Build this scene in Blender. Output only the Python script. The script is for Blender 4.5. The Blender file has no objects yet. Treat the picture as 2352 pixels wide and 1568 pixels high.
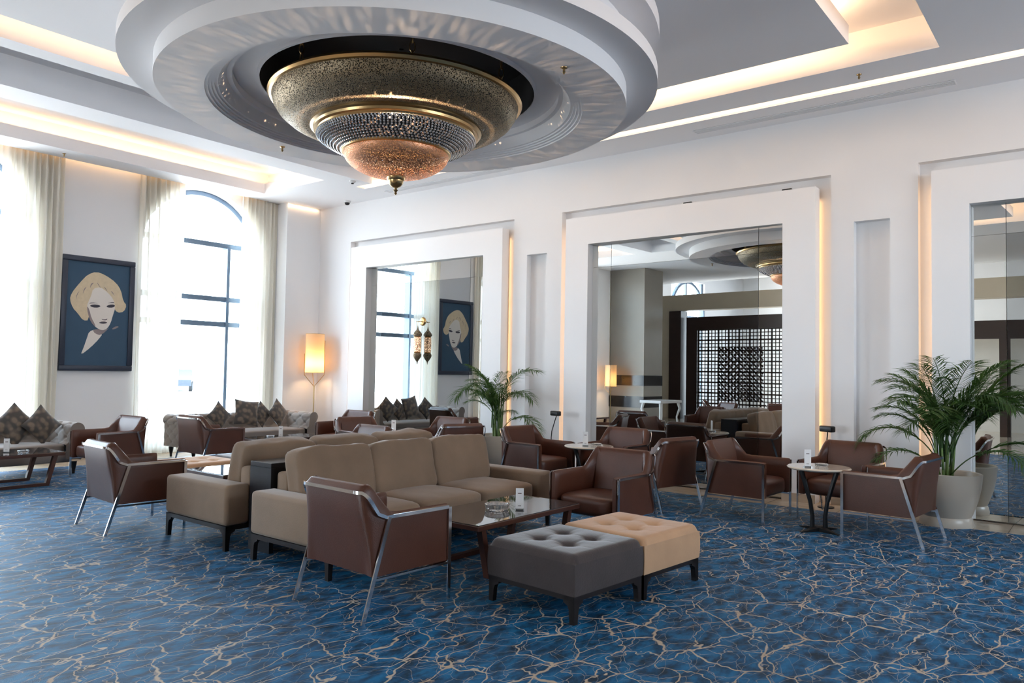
import bpy, bmesh, math, random
from mathutils import Vector, Matrix, noise
random.seed(7)
sc = bpy.context.scene
C = sc.collection
PI = math.pi

# ------------------------------------------------------------------ camera
cam_d = bpy.data.cameras.new('camera'); cam = bpy.data.objects.new('camera', cam_d); C.objects.link(cam)
YAW, PITCH, ROLL, CAMH = math.radians(51.8244), math.radians(2.247), math.radians(.9773), 1.5
F = Vector((math.sin(YAW)*math.cos(PITCH), math.cos(YAW)*math.cos(PITCH), math.sin(PITCH)))
R0 = Vector((math.cos(YAW), -math.sin(YAW), 0)); U0 = R0.cross(F)
RR = math.cos(ROLL)*R0 + math.sin(ROLL)*U0; UU = -math.sin(ROLL)*R0 + math.cos(ROLL)*U0
cam.matrix_world = Matrix(((RR.x, UU.x, -F.x, 0), (RR.y, UU.y, -F.y, 0), (RR.z, UU.z, -F.z, CAMH), (0, 0, 0, 1)))
cam_d.sensor_width = 36; cam_d.lens = 1747/2352*36; cam_d.clip_start = .05; cam_d.clip_end = 500
sc.camera = cam
# ------------------------------------------------------------------ colour management and sky
sc.view_settings.view_transform = 'Standard'; sc.view_settings.look = 'None'
sc.view_settings.gamma = 1; sc.view_settings.use_curve_mapping = False
sc.view_settings.exposure = 0.16
w = bpy.data.worlds.new('sky'); sc.world = w; w.use_nodes = True
bg = w.node_tree.nodes['Background']; bg.inputs[1].default_value = 15.5
_t = w.node_tree.nodes.new('ShaderNodeTexCoord'); _s = w.node_tree.nodes.new('ShaderNodeSeparateXYZ'); w.node_tree.links.new(_t.outputs['Generated'], _s.inputs[0])
_r = w.node_tree.nodes.new('ShaderNodeValToRGB'); _m = w.node_tree.nodes.new('ShaderNodeMapRange'); _m.inputs[1].default_value = -1; w.node_tree.links.new(_s.outputs[2], _m.inputs[0]); w.node_tree.links.new(_m.outputs[0], _r.inputs[0])
_e = _r.color_ramp.elements; _e[0].position = .0; _e[0].color = (.8, .82, .84, 1); _e[1].position = 1; _e[1].color = (.42, .60, .85, 1)
for _p, _c in ((.485, (.9, .92, .94, 1)), (.505, (1.25, 1.40, 1.52, 1)), (.62, (1.0, 1.2, 1.40, 1))):
    _x = _r.color_ramp.elements.new(_p); _x.color = _c
w.node_tree.links.new(_r.outputs[0], bg.inputs[0])
try:
    sc.cycles.max_bounces = 10; sc.cycles.diffuse_bounces = 5; sc.cycles.glossy_bounces = 5
    sc.cycles.transmission_bounces = 8; sc.cycles.transparent_max_bounces = 16
    sc.cycles.sample_clamp_indirect = 6; sc.cycles.use_denoising = True
    sc.cycles.caustics_reflective = False; sc.cycles.caustics_refractive = False
except Exception: pass

def area(name, loc, size, energy, color, direction, portal=False, spread=None):
    l = bpy.data.lights.new(name, 'AREA'); l.shape = 'RECTANGLE'; l.size, l.size_y = size
    l.energy = energy; l.color = color
    if spread: l.spread = spread
    o = bpy.data.objects.new(name, l); C.objects.link(o); o.location = loc
    d = Vector(direction).normalized(); z = -d
    x = Vector((1, 0, 0)) if abs(z.x) < .9 else Vector((0, 1, 0))
    y = z.cross(x).normalized(); x = y.cross(z)
    o.matrix_world = Matrix(((x.x, y.x, z.x, loc[0]), (x.y, y.y, z.y, loc[1]), (x.z, y.z, z.z, loc[2]), (0, 0, 0, 1)))
    if portal: l.cycles.is_portal = True
    return o
WARM = (1.0, .62, .33); WARMW = (1.0, .68, .42)
WINX = (7.27, 3.4, 1.0)  # third one is out of view, added to brighten the left floor
for i, x in enumerate(WINX):                       # sky light comes in through two arched windows and an added third
    area('window_daylight', (x, 13.12, 2.35), (2.3, 4.7), 0, (1, 1, 1), (0, -1, 0), portal=True)
area('window_daylight', (5.5, -6.1, 3.5), (4.2, 1.3), 0, (1, 1, 1), (0, 1, 0), portal=True)  # unglazed opening behind the camera, added for fill light
area('window_daylight', (-7.45, 13.95, 2.5), (2.6, 5.0), 0, (1, 1, 1), (0, -1, 0), portal=True)
area('window_daylight', (-12.1, 9.0, 2.3), (5.0, 4.4), 0, (1, 1, 1), (1, 0, 0), portal=True)

# ------------------------------------------------------------------ materials
def nt(name):
    m = bpy.data.materials.new(name); m.use_nodes = True
    n = m.node_tree; return m, n, n.nodes['Principled BSDF']
def mat(name, col, rough=.5, metal=0, spec=.5, bump=0, bscale=60, var=0, vscale=4, sheen=0, coat=0, emis=None, es=0, trans=0, ior=1.45, tint=None):
    m, n, b = nt(name)
    b.inputs['Base Color'].default_value = (*col, 1); b.inputs['Roughness'].default_value = rough
    b.inputs['Metallic'].default_value = metal; b.inputs['Specular IOR Level'].default_value = spec
    b.inputs['Sheen Weight'].default_value = sheen; b.inputs['Coat Weight'].default_value = coat
    b.inputs['Transmission Weight'].default_value = trans; b.inputs['IOR'].default_value = ior
    if sheen: b.inputs['Sheen Roughness'].default_value = .4
    if emis: b.inputs['Emission Color'].default_value = (*emis, 1); b.inputs['Emission Strength'].default_value = es
    N = n.nodes; L = n.links
    if bump or var:
        tc = N.new('ShaderNodeTexCoord')
    if var:
        ns = N.new('ShaderNodeTexNoise'); ns.inputs['Scale'].default_value = vscale; ns.inputs['Detail'].default_value = 6
        L.new(tc.outputs['Object'], ns.inputs['Vector'])
        mx = N.new('ShaderNodeMix'); mx.data_type = 'RGBA'
        mx.inputs[6].default_value = (*[c*(1-var) for c in col], 1); mx.inputs[7].default_value = (*[min(1, c*(1+var)) for c in (tint or col)], 1)
        L.new(ns.outputs[0], mx.inputs[0]); L.new(mx.outputs[2], b.inputs['Base Color'])
    if bump:
        nb = N.new('ShaderNodeTexNoise'); nb.inputs['Scale'].default_value = bscale; nb.inputs['Detail'].default_value = 3
        L.new(tc.outputs['Object'], nb.inputs['Vector'])
        bp = N.new('ShaderNodeBump'); bp.inputs['Strength'].default_value = bump; bp.inputs['Distance'].default_value = .004
        L.new(nb.outputs[0], bp.inputs['Height']); L.new(bp.outputs[0], b.inputs['Normal'])
    return m
M = {}
M['wall'] = mat('wall_paint', (.79, .79, .80), .6, var=.02, vscale=1.2)
M['ceil'] = mat('ceiling_paint', (.88, .88, .90), .7)
M['frame_white'] = mat('white_lacquer', (.83, .83, .84), .45)
M['leather'] = mat('brown_leather', (.078, .026, .014), .38, spec=.5, bump=.3, bscale=160, var=.25, vscale=5)
M['chrome'] = mat('chrome', (.75, .75, .77), .12, metal=1)
M['dark_wood'] = mat('black_wood', (.016, .011, .010), .35, spec=.4)
M['console'] = mat('black_veneer', (.012, .013, .017), .28, bump=.15, bscale=25)
M['table_wood'] = mat('walnut', (.060, .022, .014), .3, var=.25, vscale=6)
M['taupe'] = mat('taupe_suede', (.225, .155, .103), .85, sheen=.22, bump=.35, bscale=90, var=.30, vscale=3.2)
M['grey_velvet'] = mat('grey_velvet', (.045, .034, .033), .8, sheen=.55, bump=.3, bscale=90, var=.45, vscale=5)
M['tan_velvet'] = mat('tan_velvet', (.52, .315, .18), .85, sheen=.25, bump=.3, bscale=90, var=.22, vscale=4)
M['tuft'] = mat('grey_tufted_velvet', (.22, .185, .16), .7, sheen=.5, bump=.2, bscale=90, var=.08)
M['black'] = mat('black_metal', (.012, .012, .013), .4, metal=.3)
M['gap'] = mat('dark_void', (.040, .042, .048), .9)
M['soil'] = mat('soil', (.035, .025, .018), .95, bump=1, bscale=40)
M['pot'] = mat('cream_planter', (.50, .44, .365), .3, var=.03)
M['card'] = mat('white_card', (.85, .84, .83), .5)
M['ink'] = mat('dark_ink', (.12, .08, .07), .6)
M['skirt'] = mat('beige_marble_skirting', (.42, .34, .26), .25, var=.1, vscale=5)
M['win'] = mat('blue_grey_aluminium', (.14, .20, .28), .3, metal=.35)
M['pframe'] = mat('navy_painted_frame', (.022, .030, .052), .42)
M['canvas'] = mat('blue_canvas', (.035, .078, .130), .75, bump=.3, bscale=200, var=.1)
M['hair'] = mat('pale_blond_paint', (.62, .50, .34), .8, var=.14, vscale=18)
M['skin'] = mat('pale_cream_paint', (.72, .66, .60), .8)
M['shade_paint'] = mat('grey_brown_paint', (.27, .22, .22), .8)
M['line_paint'] = mat('dark_line_paint', (.05, .045, .06), .8)
M['brass'] = mat('aged_brass', (.42, .29, .14), .28, metal=1, bump=.2, bscale=60)
M['copper'] = mat('lamp_brass', (.55, .36, .16), .3, metal=1)
M['beige_stone'] = mat('beige_stone', (.62, .53, .40), .5, var=.10, vscale=1.6)
M['grey_stone'] = mat('grey_brown_stone', (.36, .32, .26), .4, var=.14, vscale=1.3)
M['dark_marble'] = mat('dark_marble', (.02, .016, .014), .15, var=.6, vscale=7)
M['screen'] = mat('dark_brown_joinery', (.035, .018, .013), .35, var=.2, vscale=5)
M['sill'] = mat('pale_stone', (.82, .80, .74), .4, var=.08)
M['white_lac'] = mat('white_gloss', (.75, .75, .74), .2)
M['plaster_out'] = mat('outside_paving', (.55, .53, .50), .9, var=.1)
M['carpaint'] = mat('silver_car_paint', (.035, .042, .055), .4)
M['tyre'] = mat('tyre_rubber', (.02, .02, .02), .8)
M['led'] = mat('led_diffuser', (1, .85, .7), .5, emis=(1.0, .70, .44), es=1.55)
M['stem'] = mat('palm_cane', (.16, .24, .07), .5, var=.3, vscale=20)
M['glass_obj'] = mat('cut_crystal', (.95, .97, .98), .03, trans=.9, ior=1.5)
M['green_glass'] = mat('glass_edge', (.35, .5, .46), .05, spec=.8, trans=.2)

def mirror_mat(name, c):
    m, n, b = nt(name); b.inputs['Base Color'].default_value = (*c, 1); b.inputs['Metallic'].default_value = 1; b.inputs['Roughness'].default_value = 0.0
    return m
M['mir_c'] = mirror_mat('smoked_mirror', (.50, .53, .54)); M['mir_b'] = mirror_mat('clear_mirror', (.86, .88, .86))

def carpet():
    m, n, b = nt('blue_veined_carpet'); N = n.nodes; L = n.links
    tc = N.new('ShaderNodeTexCoord')
    mp = N.new('ShaderNodeMapping'); mp.inputs['Rotation'].default_value = (0, 0, -.66); mp.inputs['Scale'].default_value = (1.0, 1.5, 1)
    L.new(tc.outputs['Object'], mp.inputs[0])
    def nz(scale, detail=2, vec=None, rough=.5):
        t = N.new('ShaderNodeTexNoise'); t.inputs['Scale'].default_value = scale; t.inputs['Detail'].default_value = detail; t.inputs['Roughness'].default_value = rough
        L.new(vec or mp.outputs[0], t.inputs['Vector']); return t
    def warp(scale, amt):
        t = nz(scale, 3); s = N.new('ShaderNodeVectorMath'); s.operation = 'SUBTRACT'; s.inputs[1].default_value = (.5, .5, .5); L.new(t.outputs['Color'], s.inputs[0])
        q = N.new('ShaderNodeVectorMath'); q.operation = 'MULTIPLY'; q.inputs[1].default_value = (amt, amt, 0); L.new(s.outputs[0], q.inputs[0])
        a = N.new('ShaderNodeVectorMath'); a.operation = 'ADD'; L.new(mp.outputs[0], a.inputs[0]); L.new(q.outputs[0], a.inputs[1]); return a.outputs[0]
    def veins(scale, wscale, wamt, lo, hi, off=0):
        v = warp(wscale, wamt)
        if off:
            a = N.new('ShaderNodeVectorMath'); a.operation = 'ADD'; a.inputs[1].default_value = (off, off*.7, 0); L.new(v, a.inputs[0]); v = a.outputs[0]
        t = N.new('ShaderNodeTexVoronoi'); t.feature = 'DISTANCE_TO_EDGE'; t.voronoi_dimensions = '2D'; t.inputs['Scale'].default_value = scale; L.new(v, t.inputs['Vector'])
        nn = nz(2.3, 2); r = N.new('ShaderNodeMapRange'); r.inputs[1].default_value = .3; r.inputs[2].default_value = .75; r.inputs[3].default_value = lo; r.inputs[4].default_value = hi; L.new(nn.outputs[0], r.inputs[0])
        d = N.new('ShaderNodeMath'); d.operation = 'DIVIDE'; L.new(t.outputs['Distance'], d.inputs[0]); L.new(r.outputs[0], d.inputs[1])
        s = N.new('ShaderNodeMapRange'); s.interpolation_type = 'SMOOTHSTEP'; s.inputs[1].default_value = .35; s.inputs[2].default_value = 1.3; s.inputs[3].default_value = 1; s.inputs[4].default_value = 0
        L.new(d.outputs[0], s.inputs[0]); return s.outputs[0]
    v1 = veins(2.3, 2.6, .34, .006, .030)
    v2 = veins(3.9, 3.0, .45, .006, .018, 5.3)
    v3 = veins(1.7, 3.4, .60, .005, .022, 11.1)
    v4 = veins(5.2, 1.7, .8, .006, .022, 17.7)
    mx0 = N.new('ShaderNodeMath'); mx0.operation = 'MAXIMUM'; L.new(v1, mx0.inputs[0]); L.new(v3, mx0.inputs[1])
    h4 = N.new('ShaderNodeMath'); h4.operation = 'MULTIPLY'; h4.inputs[1].default_value = .45; L.new(v4, h4.inputs[0])
    mx = N.new('ShaderNodeMath'); mx.operation = 'MAXIMUM'; L.new(mx0.outputs[0], mx.inputs[0]); L.new(h4.outputs[0], mx.inputs[1])
    m2 = N.new('ShaderNodeMath'); m2.operation = 'MULTIPLY'; m2.inputs[1].default_value = .62; L.new(v2, m2.inputs[0])
    mm = N.new('ShaderNodeMath'); mm.operation = 'MAXIMUM'; L.new(mx.outputs[0], mm.inputs[0]); L.new(m2.outputs[0], mm.inputs[1])
    # patches of blue and slate
    mp2 = N.new('ShaderNodeMapping'); mp2.inputs['Rotation'].default_value = (0, 0, -.9); mp2.inputs['Scale'].default_value = (2.2, 4.4, 1); L.new(tc.outputs['Object'], mp2.inputs[0])
    p = nz(2.6, 6, mp2.outputs[0], .6); cr = N.new('ShaderNodeValToRGB'); e = cr.color_ramp.elements
    e[0].position = .34; e[0].color = (.010, .022, .042, 1); e[1].position = .58; e[1].color = (.008, .120, .275, 1)
    x = cr.color_ramp.elements.new(.47); x.color = (.009, .066, .152, 1); x = cr.color_ramp.elements.new(.72); x.color = (.012, .16, .35, 1)
    L.new(p.outputs[0], cr.inputs[0])
    vc = N.new('ShaderNodeMix'); vc.data_type = 'RGBA'; vc.inputs[6].default_value = (.40, .25, .13, 1); vc.inputs[7].default_value = (.60, .55, .47, 1); q = nz(1.8, 2); L.new(q.outputs[0], vc.inputs[0])
    cm = N.new('ShaderNodeMix'); cm.data_type = 'RGBA'; L.new(mm.outputs[0], cm.inputs[0]); L.new(cr.outputs[0], cm.inputs[6]); L.new(vc.outputs[2], cm.inputs[7]); L.new(cm.outputs[2], b.inputs['Base Color'])
    b.inputs['Roughness'].default_value = .5; b.inputs['Specular IOR Level'].default_value = .22; b.inputs['IOR'].default_value = 1.5; b.inputs['Specular Tint'].default_value = (.25, .7, 1, 1)
    f = nz(330, 2, tc.outputs['Object']); bp = N.new('ShaderNodeBump'); bp.inputs['Strength'].default_value = .55; bp.inputs['Distance'].default_value = .006; L.new(f.outputs[0], bp.inputs['Height']); L.new(bp.outputs[0], b.inputs['Normal'])
    return m
M['carpet'] = carpet()

def marble():
    m, n, b = nt('beige_marble_floor'); N = n.nodes; L = n.links
    tc = N.new('ShaderNodeTexCoord'); br = N.new('ShaderNodeTexBrick'); br.offset = 0; br.inputs['Scale'].default_value = 1
    br.inputs['Brick Width'].default_value = .8; br.inputs['Row Height'].default_value = .8; br.inputs['Mortar Size'].default_value = .004
    L.new(tc.outputs['Object'], br.inputs['Vector'])
    t = N.new('ShaderNodeTexNoise'); t.inputs['Scale'].default_value = 3; t.inputs['Detail'].default_value = 8; t.inputs['Distortion'].default_value = 1.2; L.new(tc.outputs['Object'], t.inputs['Vector'])
    cr = N.new('ShaderNodeValToRGB'); e = cr.color_ramp.elements; e[0].position = .3; e[0].color = (.50, .41, .31, 1); e[1].position = .7; e[1].color = (.66, .57, .46, 1); L.new(t.outputs[0], cr.inputs[0])
    L.new(cr.outputs[0], br.inputs['Color1']); L.new(cr.outputs[0], br.inputs['Color2']); br.inputs['Mortar'].default_value = (.3, .24, .18, 1)
    L.new(br.outputs[0], b.inputs['Base Color']); b.inputs['Roughness'].default_value = .12
    return m
M['marble'] = marble()

def sheer():
    m, n, b = nt('cream_sheer_voile'); N = n.nodes; L = n.links
    d = N.new('ShaderNodeBsdfDiffuse'); d.inputs[0].default_value = (.86, .82, .73, 1)
    t = N.new('ShaderNodeBsdfTranslucent'); t.inputs[0].default_value = (.70, .68, .62, 1)
    p = N.new('ShaderNodeBsdfTransparent')
    a = N.new('ShaderNodeMixShader'); a.inputs[0].default_value = .22; L.new(d.outputs[0], a.inputs[1]); L.new(t.outputs[0], a.inputs[2])
    c = N.new('ShaderNodeMixShader'); c.inputs[0].default_value = .04; L.new(a.outputs[0], c.inputs[1]); L.new(p.outputs[0], c.inputs[2])
    L.new(c.outputs[0], N['Material Output'].inputs[0]); return m
M['sheer'] = sheer()
def lampshade():
    m, n, b = nt('parchment_shade'); N = n.nodes; L = n.links
    d = N.new('ShaderNodeBsdfDiffuse'); d.inputs[0].default_value = (.75, .62, .45, 1)
    t = N.new('ShaderNodeBsdfTranslucent'); t.inputs[0].default_value = (.85, .62, .36, 1)
    a = N.new('ShaderNodeMixShader'); a.inputs[0].default_value = .6; L.new(d.outputs[0], a.inputs[1]); L.new(t.outputs[0], a.inputs[2]); L.new(a.outputs[0], N['Material Output'].inputs[0]); return m
M['shade'] = lampshade()
def pane():
    m, n, b = nt('clear_window_glass'); N = n.nodes; L = n.links
    p = N.new('ShaderNodeBsdfTransparent'); p.inputs[0].default_value = (.97, .99, 1, 1); g = N.new('ShaderNodeBsdfGlossy'); g.inputs['Roughness'].default_value = 0.02
    a = N.new('ShaderNodeMixShader'); a.inputs[0].default_value = .04; L.new(p.outputs[0], a.inputs[1]); L.new(g.outputs[0], a.inputs[2]); L.new(a.outputs[0], N['Material Output'].inputs[0]); return m
M['pane'] = pane()
def glasstop():
    m, n, b = nt('dark_glass_top'); b.inputs['Base Color'].default_value = (.045, .04, .04, 1); b.inputs['Roughness'].default_value = .03; b.inputs['Specular IOR Level'].default_value = .9; b.inputs['IOR'].default_value = 1.6
    b.inputs['Coat Weight'].default_value = .6; b.inputs['Coat Roughness'].default_value = .02; return m
M['glasstop'] = glasstop()
M['tabletop'] = mat('cream_marble_top', (.62, .54, .44), .12, var=.12, vscale=7, coat=.5)
def pierced(name, c1, c2, scale, emis=0, ecol=(1, .45, .18), holes=0):
    m, n, b = nt(name); N = n.nodes; L = n.links
    tc = N.new('ShaderNodeTexCoord'); v = N.new('ShaderNodeTexVoronoi'); v.inputs['Scale'].default_value = scale; L.new(tc.outputs['Object'], v.inputs['Vector'])
    r = N.new('ShaderNodeMapRange'); r.inputs[1].default_value = .25; r.inputs[2].default_value = .45; L.new(v.outputs['Distance'], r.inputs[0])
    mx = N.new('ShaderNodeMix'); mx.data_type = 'RGBA'; mx.inputs[6].default_value = (*c1, 1); mx.inputs[7].default_value = (*c2, 1); L.new(r.outputs[0], mx.inputs[0]); L.new(mx.outputs[2], b.inputs['Base Color'])
    b.inputs['Metallic'].default_value = 1; b.inputs['Roughness'].default_value = .48
    bp = N.new('ShaderNodeBump'); bp.inputs['Strength'].default_value = .8; bp.inputs['Distance'].default_value = .008; L.new(r.outputs[0], bp.inputs['Height']); L.new(bp.outputs[0], b.inputs['Normal'])
    if holes:
        v2 = N.new('ShaderNodeTexVoronoi'); v2.inputs['Scale'].default_value = holes; L.new(tc.outputs['Object'], v2.inputs['Vector'])
        c_ = N.new('ShaderNodeMath'); c_.operation = 'GREATER_THAN'; c_.inputs[1].default_value = .30; L.new(v2.outputs['Distance'], c_.inputs[0]); L.new(c_.outputs[0], b.inputs['Alpha'])
    if emis:
        iv = N.new('ShaderNodeMath'); iv.operation = 'SUBTRACT'; iv.inputs[0].default_value = 1; L.new(r.outputs[0], iv.inputs[1])
        s = N.new('ShaderNodeMath'); s.operation = 'MULTIPLY'; s.inputs[1].default_value = emis; L.new(iv.outputs[0], s.inputs[0]); L.new(s.outputs[0], b.inputs['Emission Strength']); b.inputs['Emission Color'].default_value = (*ecol, 1)
    return m
M['pierced'] = pierced('pierced_brass', (.04, .033, .022), (.30, .24, .16), 90, holes=75)
M['dome'] = pierced('pierced_copper', (.30, .14, .07), (.60, .30, .18), 80, .30, holes=105)
M['net'] = pierced('bead_net', (.03, .03, .03), (.06, .06, .06), 80, holes=30)
M['lantern'] = pierced('lantern_glass_lit', (.9, .7, .5), (.6, .38, .25), 60, 2.2, (1, .62, .36))
def leafmat(name, c1, c2):
    m, n, b = nt(name); N = n.nodes; L = n.links
    tc = N.new('ShaderNodeTexCoord'); t = N.new('ShaderNodeTexNoise'); t.inputs['Scale'].default_value = 5; L.new(tc.outputs['Object'], t.inputs['Vector'])
    mx = N.new('ShaderNodeMix'); mx.data_type = 'RGBA'; mx.inputs[6].default_value = (*c1, 1); mx.inputs[7].default_value = (*c2, 1); L.new(t.outputs[0], mx.inputs[0]); L.new(mx.outputs[2], b.inputs['Base Color'])
    b.inputs['Roughness'].default_value = .45
    tr = N.new('ShaderNodeBsdfTranslucent'); tr.inputs[0].default_value = (.10, .22, .03, 1); a = N.new('ShaderNodeMixShader'); a.inputs[0].default_value = .3
    L.new(b.outputs[0], a.inputs[1]); L.new(tr.outputs[0], a.inputs[2]); L.new(a.outputs[0], N['Material Output'].inputs[0]); return m
M['leaf'] = leafmat('palm_leaf', (.020, .055, .012), (.07, .15, .035))
def brocade():
    m, n, b = nt('brown_brocade'); N = n.nodes; L = n.links
    tc = N.new('ShaderNodeTexCoord'); v = N.new('ShaderNodeTexVoronoi'); v.feature = 'SMOOTH_F1'; v.inputs['Scale'].default_value = 15; L.new(tc.outputs['Object'], v.inputs['Vector'])
    cr = N.new('ShaderNodeValToRGB'); e = cr.color_ramp.elements; e[0].position = .25; e[0].color = (.14, .10, .065, 1); e[1].position = .5; e[1].color = (.028, .022, .018, 1)
    L.new(v.outputs['Distance'], cr.inputs[0]); L.new(cr.outputs[0], b.inputs['Base Color']); b.inputs['Roughness'].default_value = .55; b.inputs['Sheen Weight'].default_value = .5; return m
M['brocade'] = brocade()

# ------------------------------------------------------------------ mesh builder
class MB:
    def __init__(s): s.v = []; s.f = []; s.mi = []; s.cur = 0
    def add(s, vs, fs, X=None):
        o = len(s.v)
        s.v += [tuple(X @ Vector(p)) if X else tuple(p) for p in vs]
        s.f += [tuple(i+o for i in f) for f in fs]; s.mi += [s.cur]*len(fs); return s
    def box(s, x0, x1, y0, y1, z0, z1, X=None):
        vs = [(x, y, z) for x in (x0, x1) for y in (y0, y1) for z in (z0, z1)]
        return s.add(vs, [(0, 1, 3, 2), (4, 6, 7, 5), (0, 4, 5, 1), (2, 3, 7, 6), (0, 2, 6, 4), (1, 5, 7, 3)], X)
    def rbox(s, x0, x1, y0, y1, z0, z1, r=.01, seg=2, X=None):
        bm = bmesh.new(); bmesh.ops.create_cube(bm, size=1)
        for v in bm.verts: v.co = Vector(((x0+x1)/2+v.co.x*(x1-x0), (y0+y1)/2+v.co.y*(y1-y0), (z0+z1)/2+v.co.z*(z1-z0)))
        bmesh.ops.bevel(bm, geom=bm.edges[:], offset=r, segments=seg, profile=.5, affect='EDGES')
        bm.verts.index_update(); s.add([v.co[:] for v in bm.verts], [[v.index for v in f.verts] for f in bm.faces], X); bm.free(); return s
    def bar(s, a, b, w, h=None, up=(0, 0, 1)):
        a, b = Vector(a), Vector(b); d = (b-a).normalized(); h = h or w; u = Vector(up)
        if abs(d.dot(u)) > .99: u = Vector((1, 0, 0))
        x = d.cross(u).normalized()*w/2; y = x.cross(d).normalized()*h/2
        vs = [p+i*x+j*y for p in (a, b) for i, j in ((-1, -1), (1, -1), (1, 1), (-1, 1))]
        return s.add(vs, [(3, 2, 1, 0), (4, 5, 6, 7), (0, 1, 5, 4), (1, 2, 6, 5), (2, 3, 7, 6), (3, 0, 4, 7)])
    def tube(s, pts, r, n=8, closed=False):
        pts = [Vector(p) for p in pts]; m = len(pts); rs = r if isinstance(r, (list, tuple)) else [r]*m
        rings = []; pu = None
        for i, p in enumerate(pts):
            if closed: t = (pts[(i+1) % m]-pts[i-1]).normalized()
            else: t = (pts[min(i+1, m-1)]-pts[max(i-1, 0)]).normalized()
            if pu is None: pu = Vector((0, 0, 1)) if abs(t.z) < .9 else Vector((1, 0, 0))
            x = t.cross(pu).normalized(); y = x.cross(t).normalized(); pu = y
            rings.append([p+(math.cos(2*PI*k/n)*x+math.sin(2*PI*k/n)*y)*rs[i] for k in range(n)])
        vs = [v for q in rings for v in q]; fs = []
        for i in range(m if closed else m-1):
            j = (i+1) % m
            for k in range(n): fs.append((i*n+k, i*n+(k+1) % n, j*n+(k+1) % n, j*n+k))
        if not closed: fs += [tuple(reversed(range(n))), tuple(range((m-1)*n, m*n))]
        return s.add(vs, fs)
    def lathe(s, prof, n=48, c=(0, 0), cap0=False, cap1=False, X=None):
        vs = []; fs = []; m = len(prof)
        for r, z in prof:
            for k in range(n): vs.append((c[0]+r*math.cos(2*PI*k/n), c[1]+r*math.sin(2*PI*k/n), z))
        for i in range(m-1):
            for k in range(n): fs.append((i*n+k, i*n+(k+1) % n, (i+1)*n+(k+1) % n, (i+1)*n+k))
        if cap0: fs.append(tuple(reversed(range(n))))
        if cap1: fs.append(tuple(range((m-1)*n, m*n)))
        return s.add(vs, fs, X)
    def grid(s, fn, nu, nv, closed_u=False, X=None):
        vs = [fn(i/(nu if closed_u else nu-1), j/(nv-1)) for i in range(nu) for j in range(nv)]; fs = []
        for i in range(nu if closed_u else nu-1):
            for j in range(nv-1):
                a = i*nv+j; b = ((i+1) % nu)*nv+j; fs.append((a, b, b+1, a+1))
        return s.add(vs, fs, X)
    def puff(s, c, d, n=5., k=8, bulge=(0, 0, .25), X=None, wr=0, seed=0):
        """pillow-like block: centre c, half sizes d, superellipsoid exponent n, subdivisions k"""
        bm = bmesh.new(); bmesh.ops.create_cube(bm, size=2); bmesh.ops.subdivide_edges(bm, edges=bm.edges[:], cuts=k, use_grid_fill=True)
        for v in bm.verts:
            p = v.co; l = (abs(p.x)**n+abs(p.y)**n+abs(p.z)**n)**(1/n); q = p/l
            bx, by, bz = (1-q.y**2)*(1-q.z**2), (1-q.x**2)*(1-q.z**2), (1-q.x**2)*(1-q.y**2)
            q = Vector((q.x*(1+bulge[0]*bx), q.y*(1+bulge[1]*by), q.z*(1+bulge[2]*bz)))
            w_ = Vector((q.x*d[0], q.y*d[1], q.z*d[2]))
            if wr: w_ += q.normalized()*wr*noise.noise(Vector((w_.x*7+seed, w_.y*7, w_.z*3)))
            v.co = w_+Vector(c)
        bm.verts.index_update(); s.add([v.co[:] for v in bm.verts], [[v.index for v in f.verts] for f in bm.faces], X); bm.free(); return s
    def poly(s, pts): return s.add(pts, [tuple(range(len(pts)))])
    def prism(s, pts, d):
        n = len(pts); d = Vector(d); a = [Vector(p) for p in pts]; vs = a+[p+d for p in a]
        fs = [tuple(reversed(range(n))), tuple(range(n, 2*n))]+[(i, (i+1) % n, n+(i+1) % n, n+i) for i in range(n)]
        return s.add(vs, fs)
    def build(s, name, m, parent=None, smooth=35, loc=None, rot=None):
        me = bpy.data.meshes.new(name); me.from_pydata(s.v, [], s.f)
        for mm in (m if isinstance(m, (list, tuple)) else [m]): me.materials.append(M[mm])
        if len(me.materials) > 1: me.polygons.foreach_set('material_index', s.mi)
        bm = bmesh.new(); bm.from_mesh(me); bmesh.ops.recalc_face_normals(bm, faces=bm.faces[:]); bm.to_mesh(me); bm.free()
        if smooth:
            me.polygons.foreach_set('use_smooth', [True]*len(me.polygons)); me.set_sharp_from_angle(angle=math.radians(smooth))
        me.update(); o = bpy.data.objects.new(name, me); C.objects.link(o)
        if parent: o.parent = parent
        if loc: o.location = loc
        if rot: o.rotation_euler = rot
        return o
def tag(o, label=None, cat=None, group=None, kind=None):
    if label: o['label'] = label
    if cat: o['category'] = cat
    if group: o['group'] = group
    if kind: o['kind'] = kind
    return o
def thing(name, label, cat, loc=(0, 0, 0), rz=0, group=None):
    o = bpy.data.objects.new(name, None); o.empty_display_size = .1; C.objects.link(o); o.location = loc; o.rotation_euler = (0, 0, rz)
    return tag(o, label, cat, group)
def dup(root, loc, rz, label, group=None, scale=None):
    r = root.copy(); C.objects.link(r); r.location = loc; r.rotation_euler = (0, 0, rz); r['label'] = label
    if group: r['group'] = group
    if scale: r.scale = scale
    for ch in list(root.children):
        c = ch.copy(); C.objects.link(c); c.parent = r
        for g in ch.children:
            d = g.copy(); C.objects.link(d); d.parent = c
    return r
def struct(name, mb, m, label=None, parent=None, smooth=35):
    o = mb.build(name, m, parent, smooth)
    if not parent: tag(o, label, None, None, 'structure')
    return o

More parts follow.
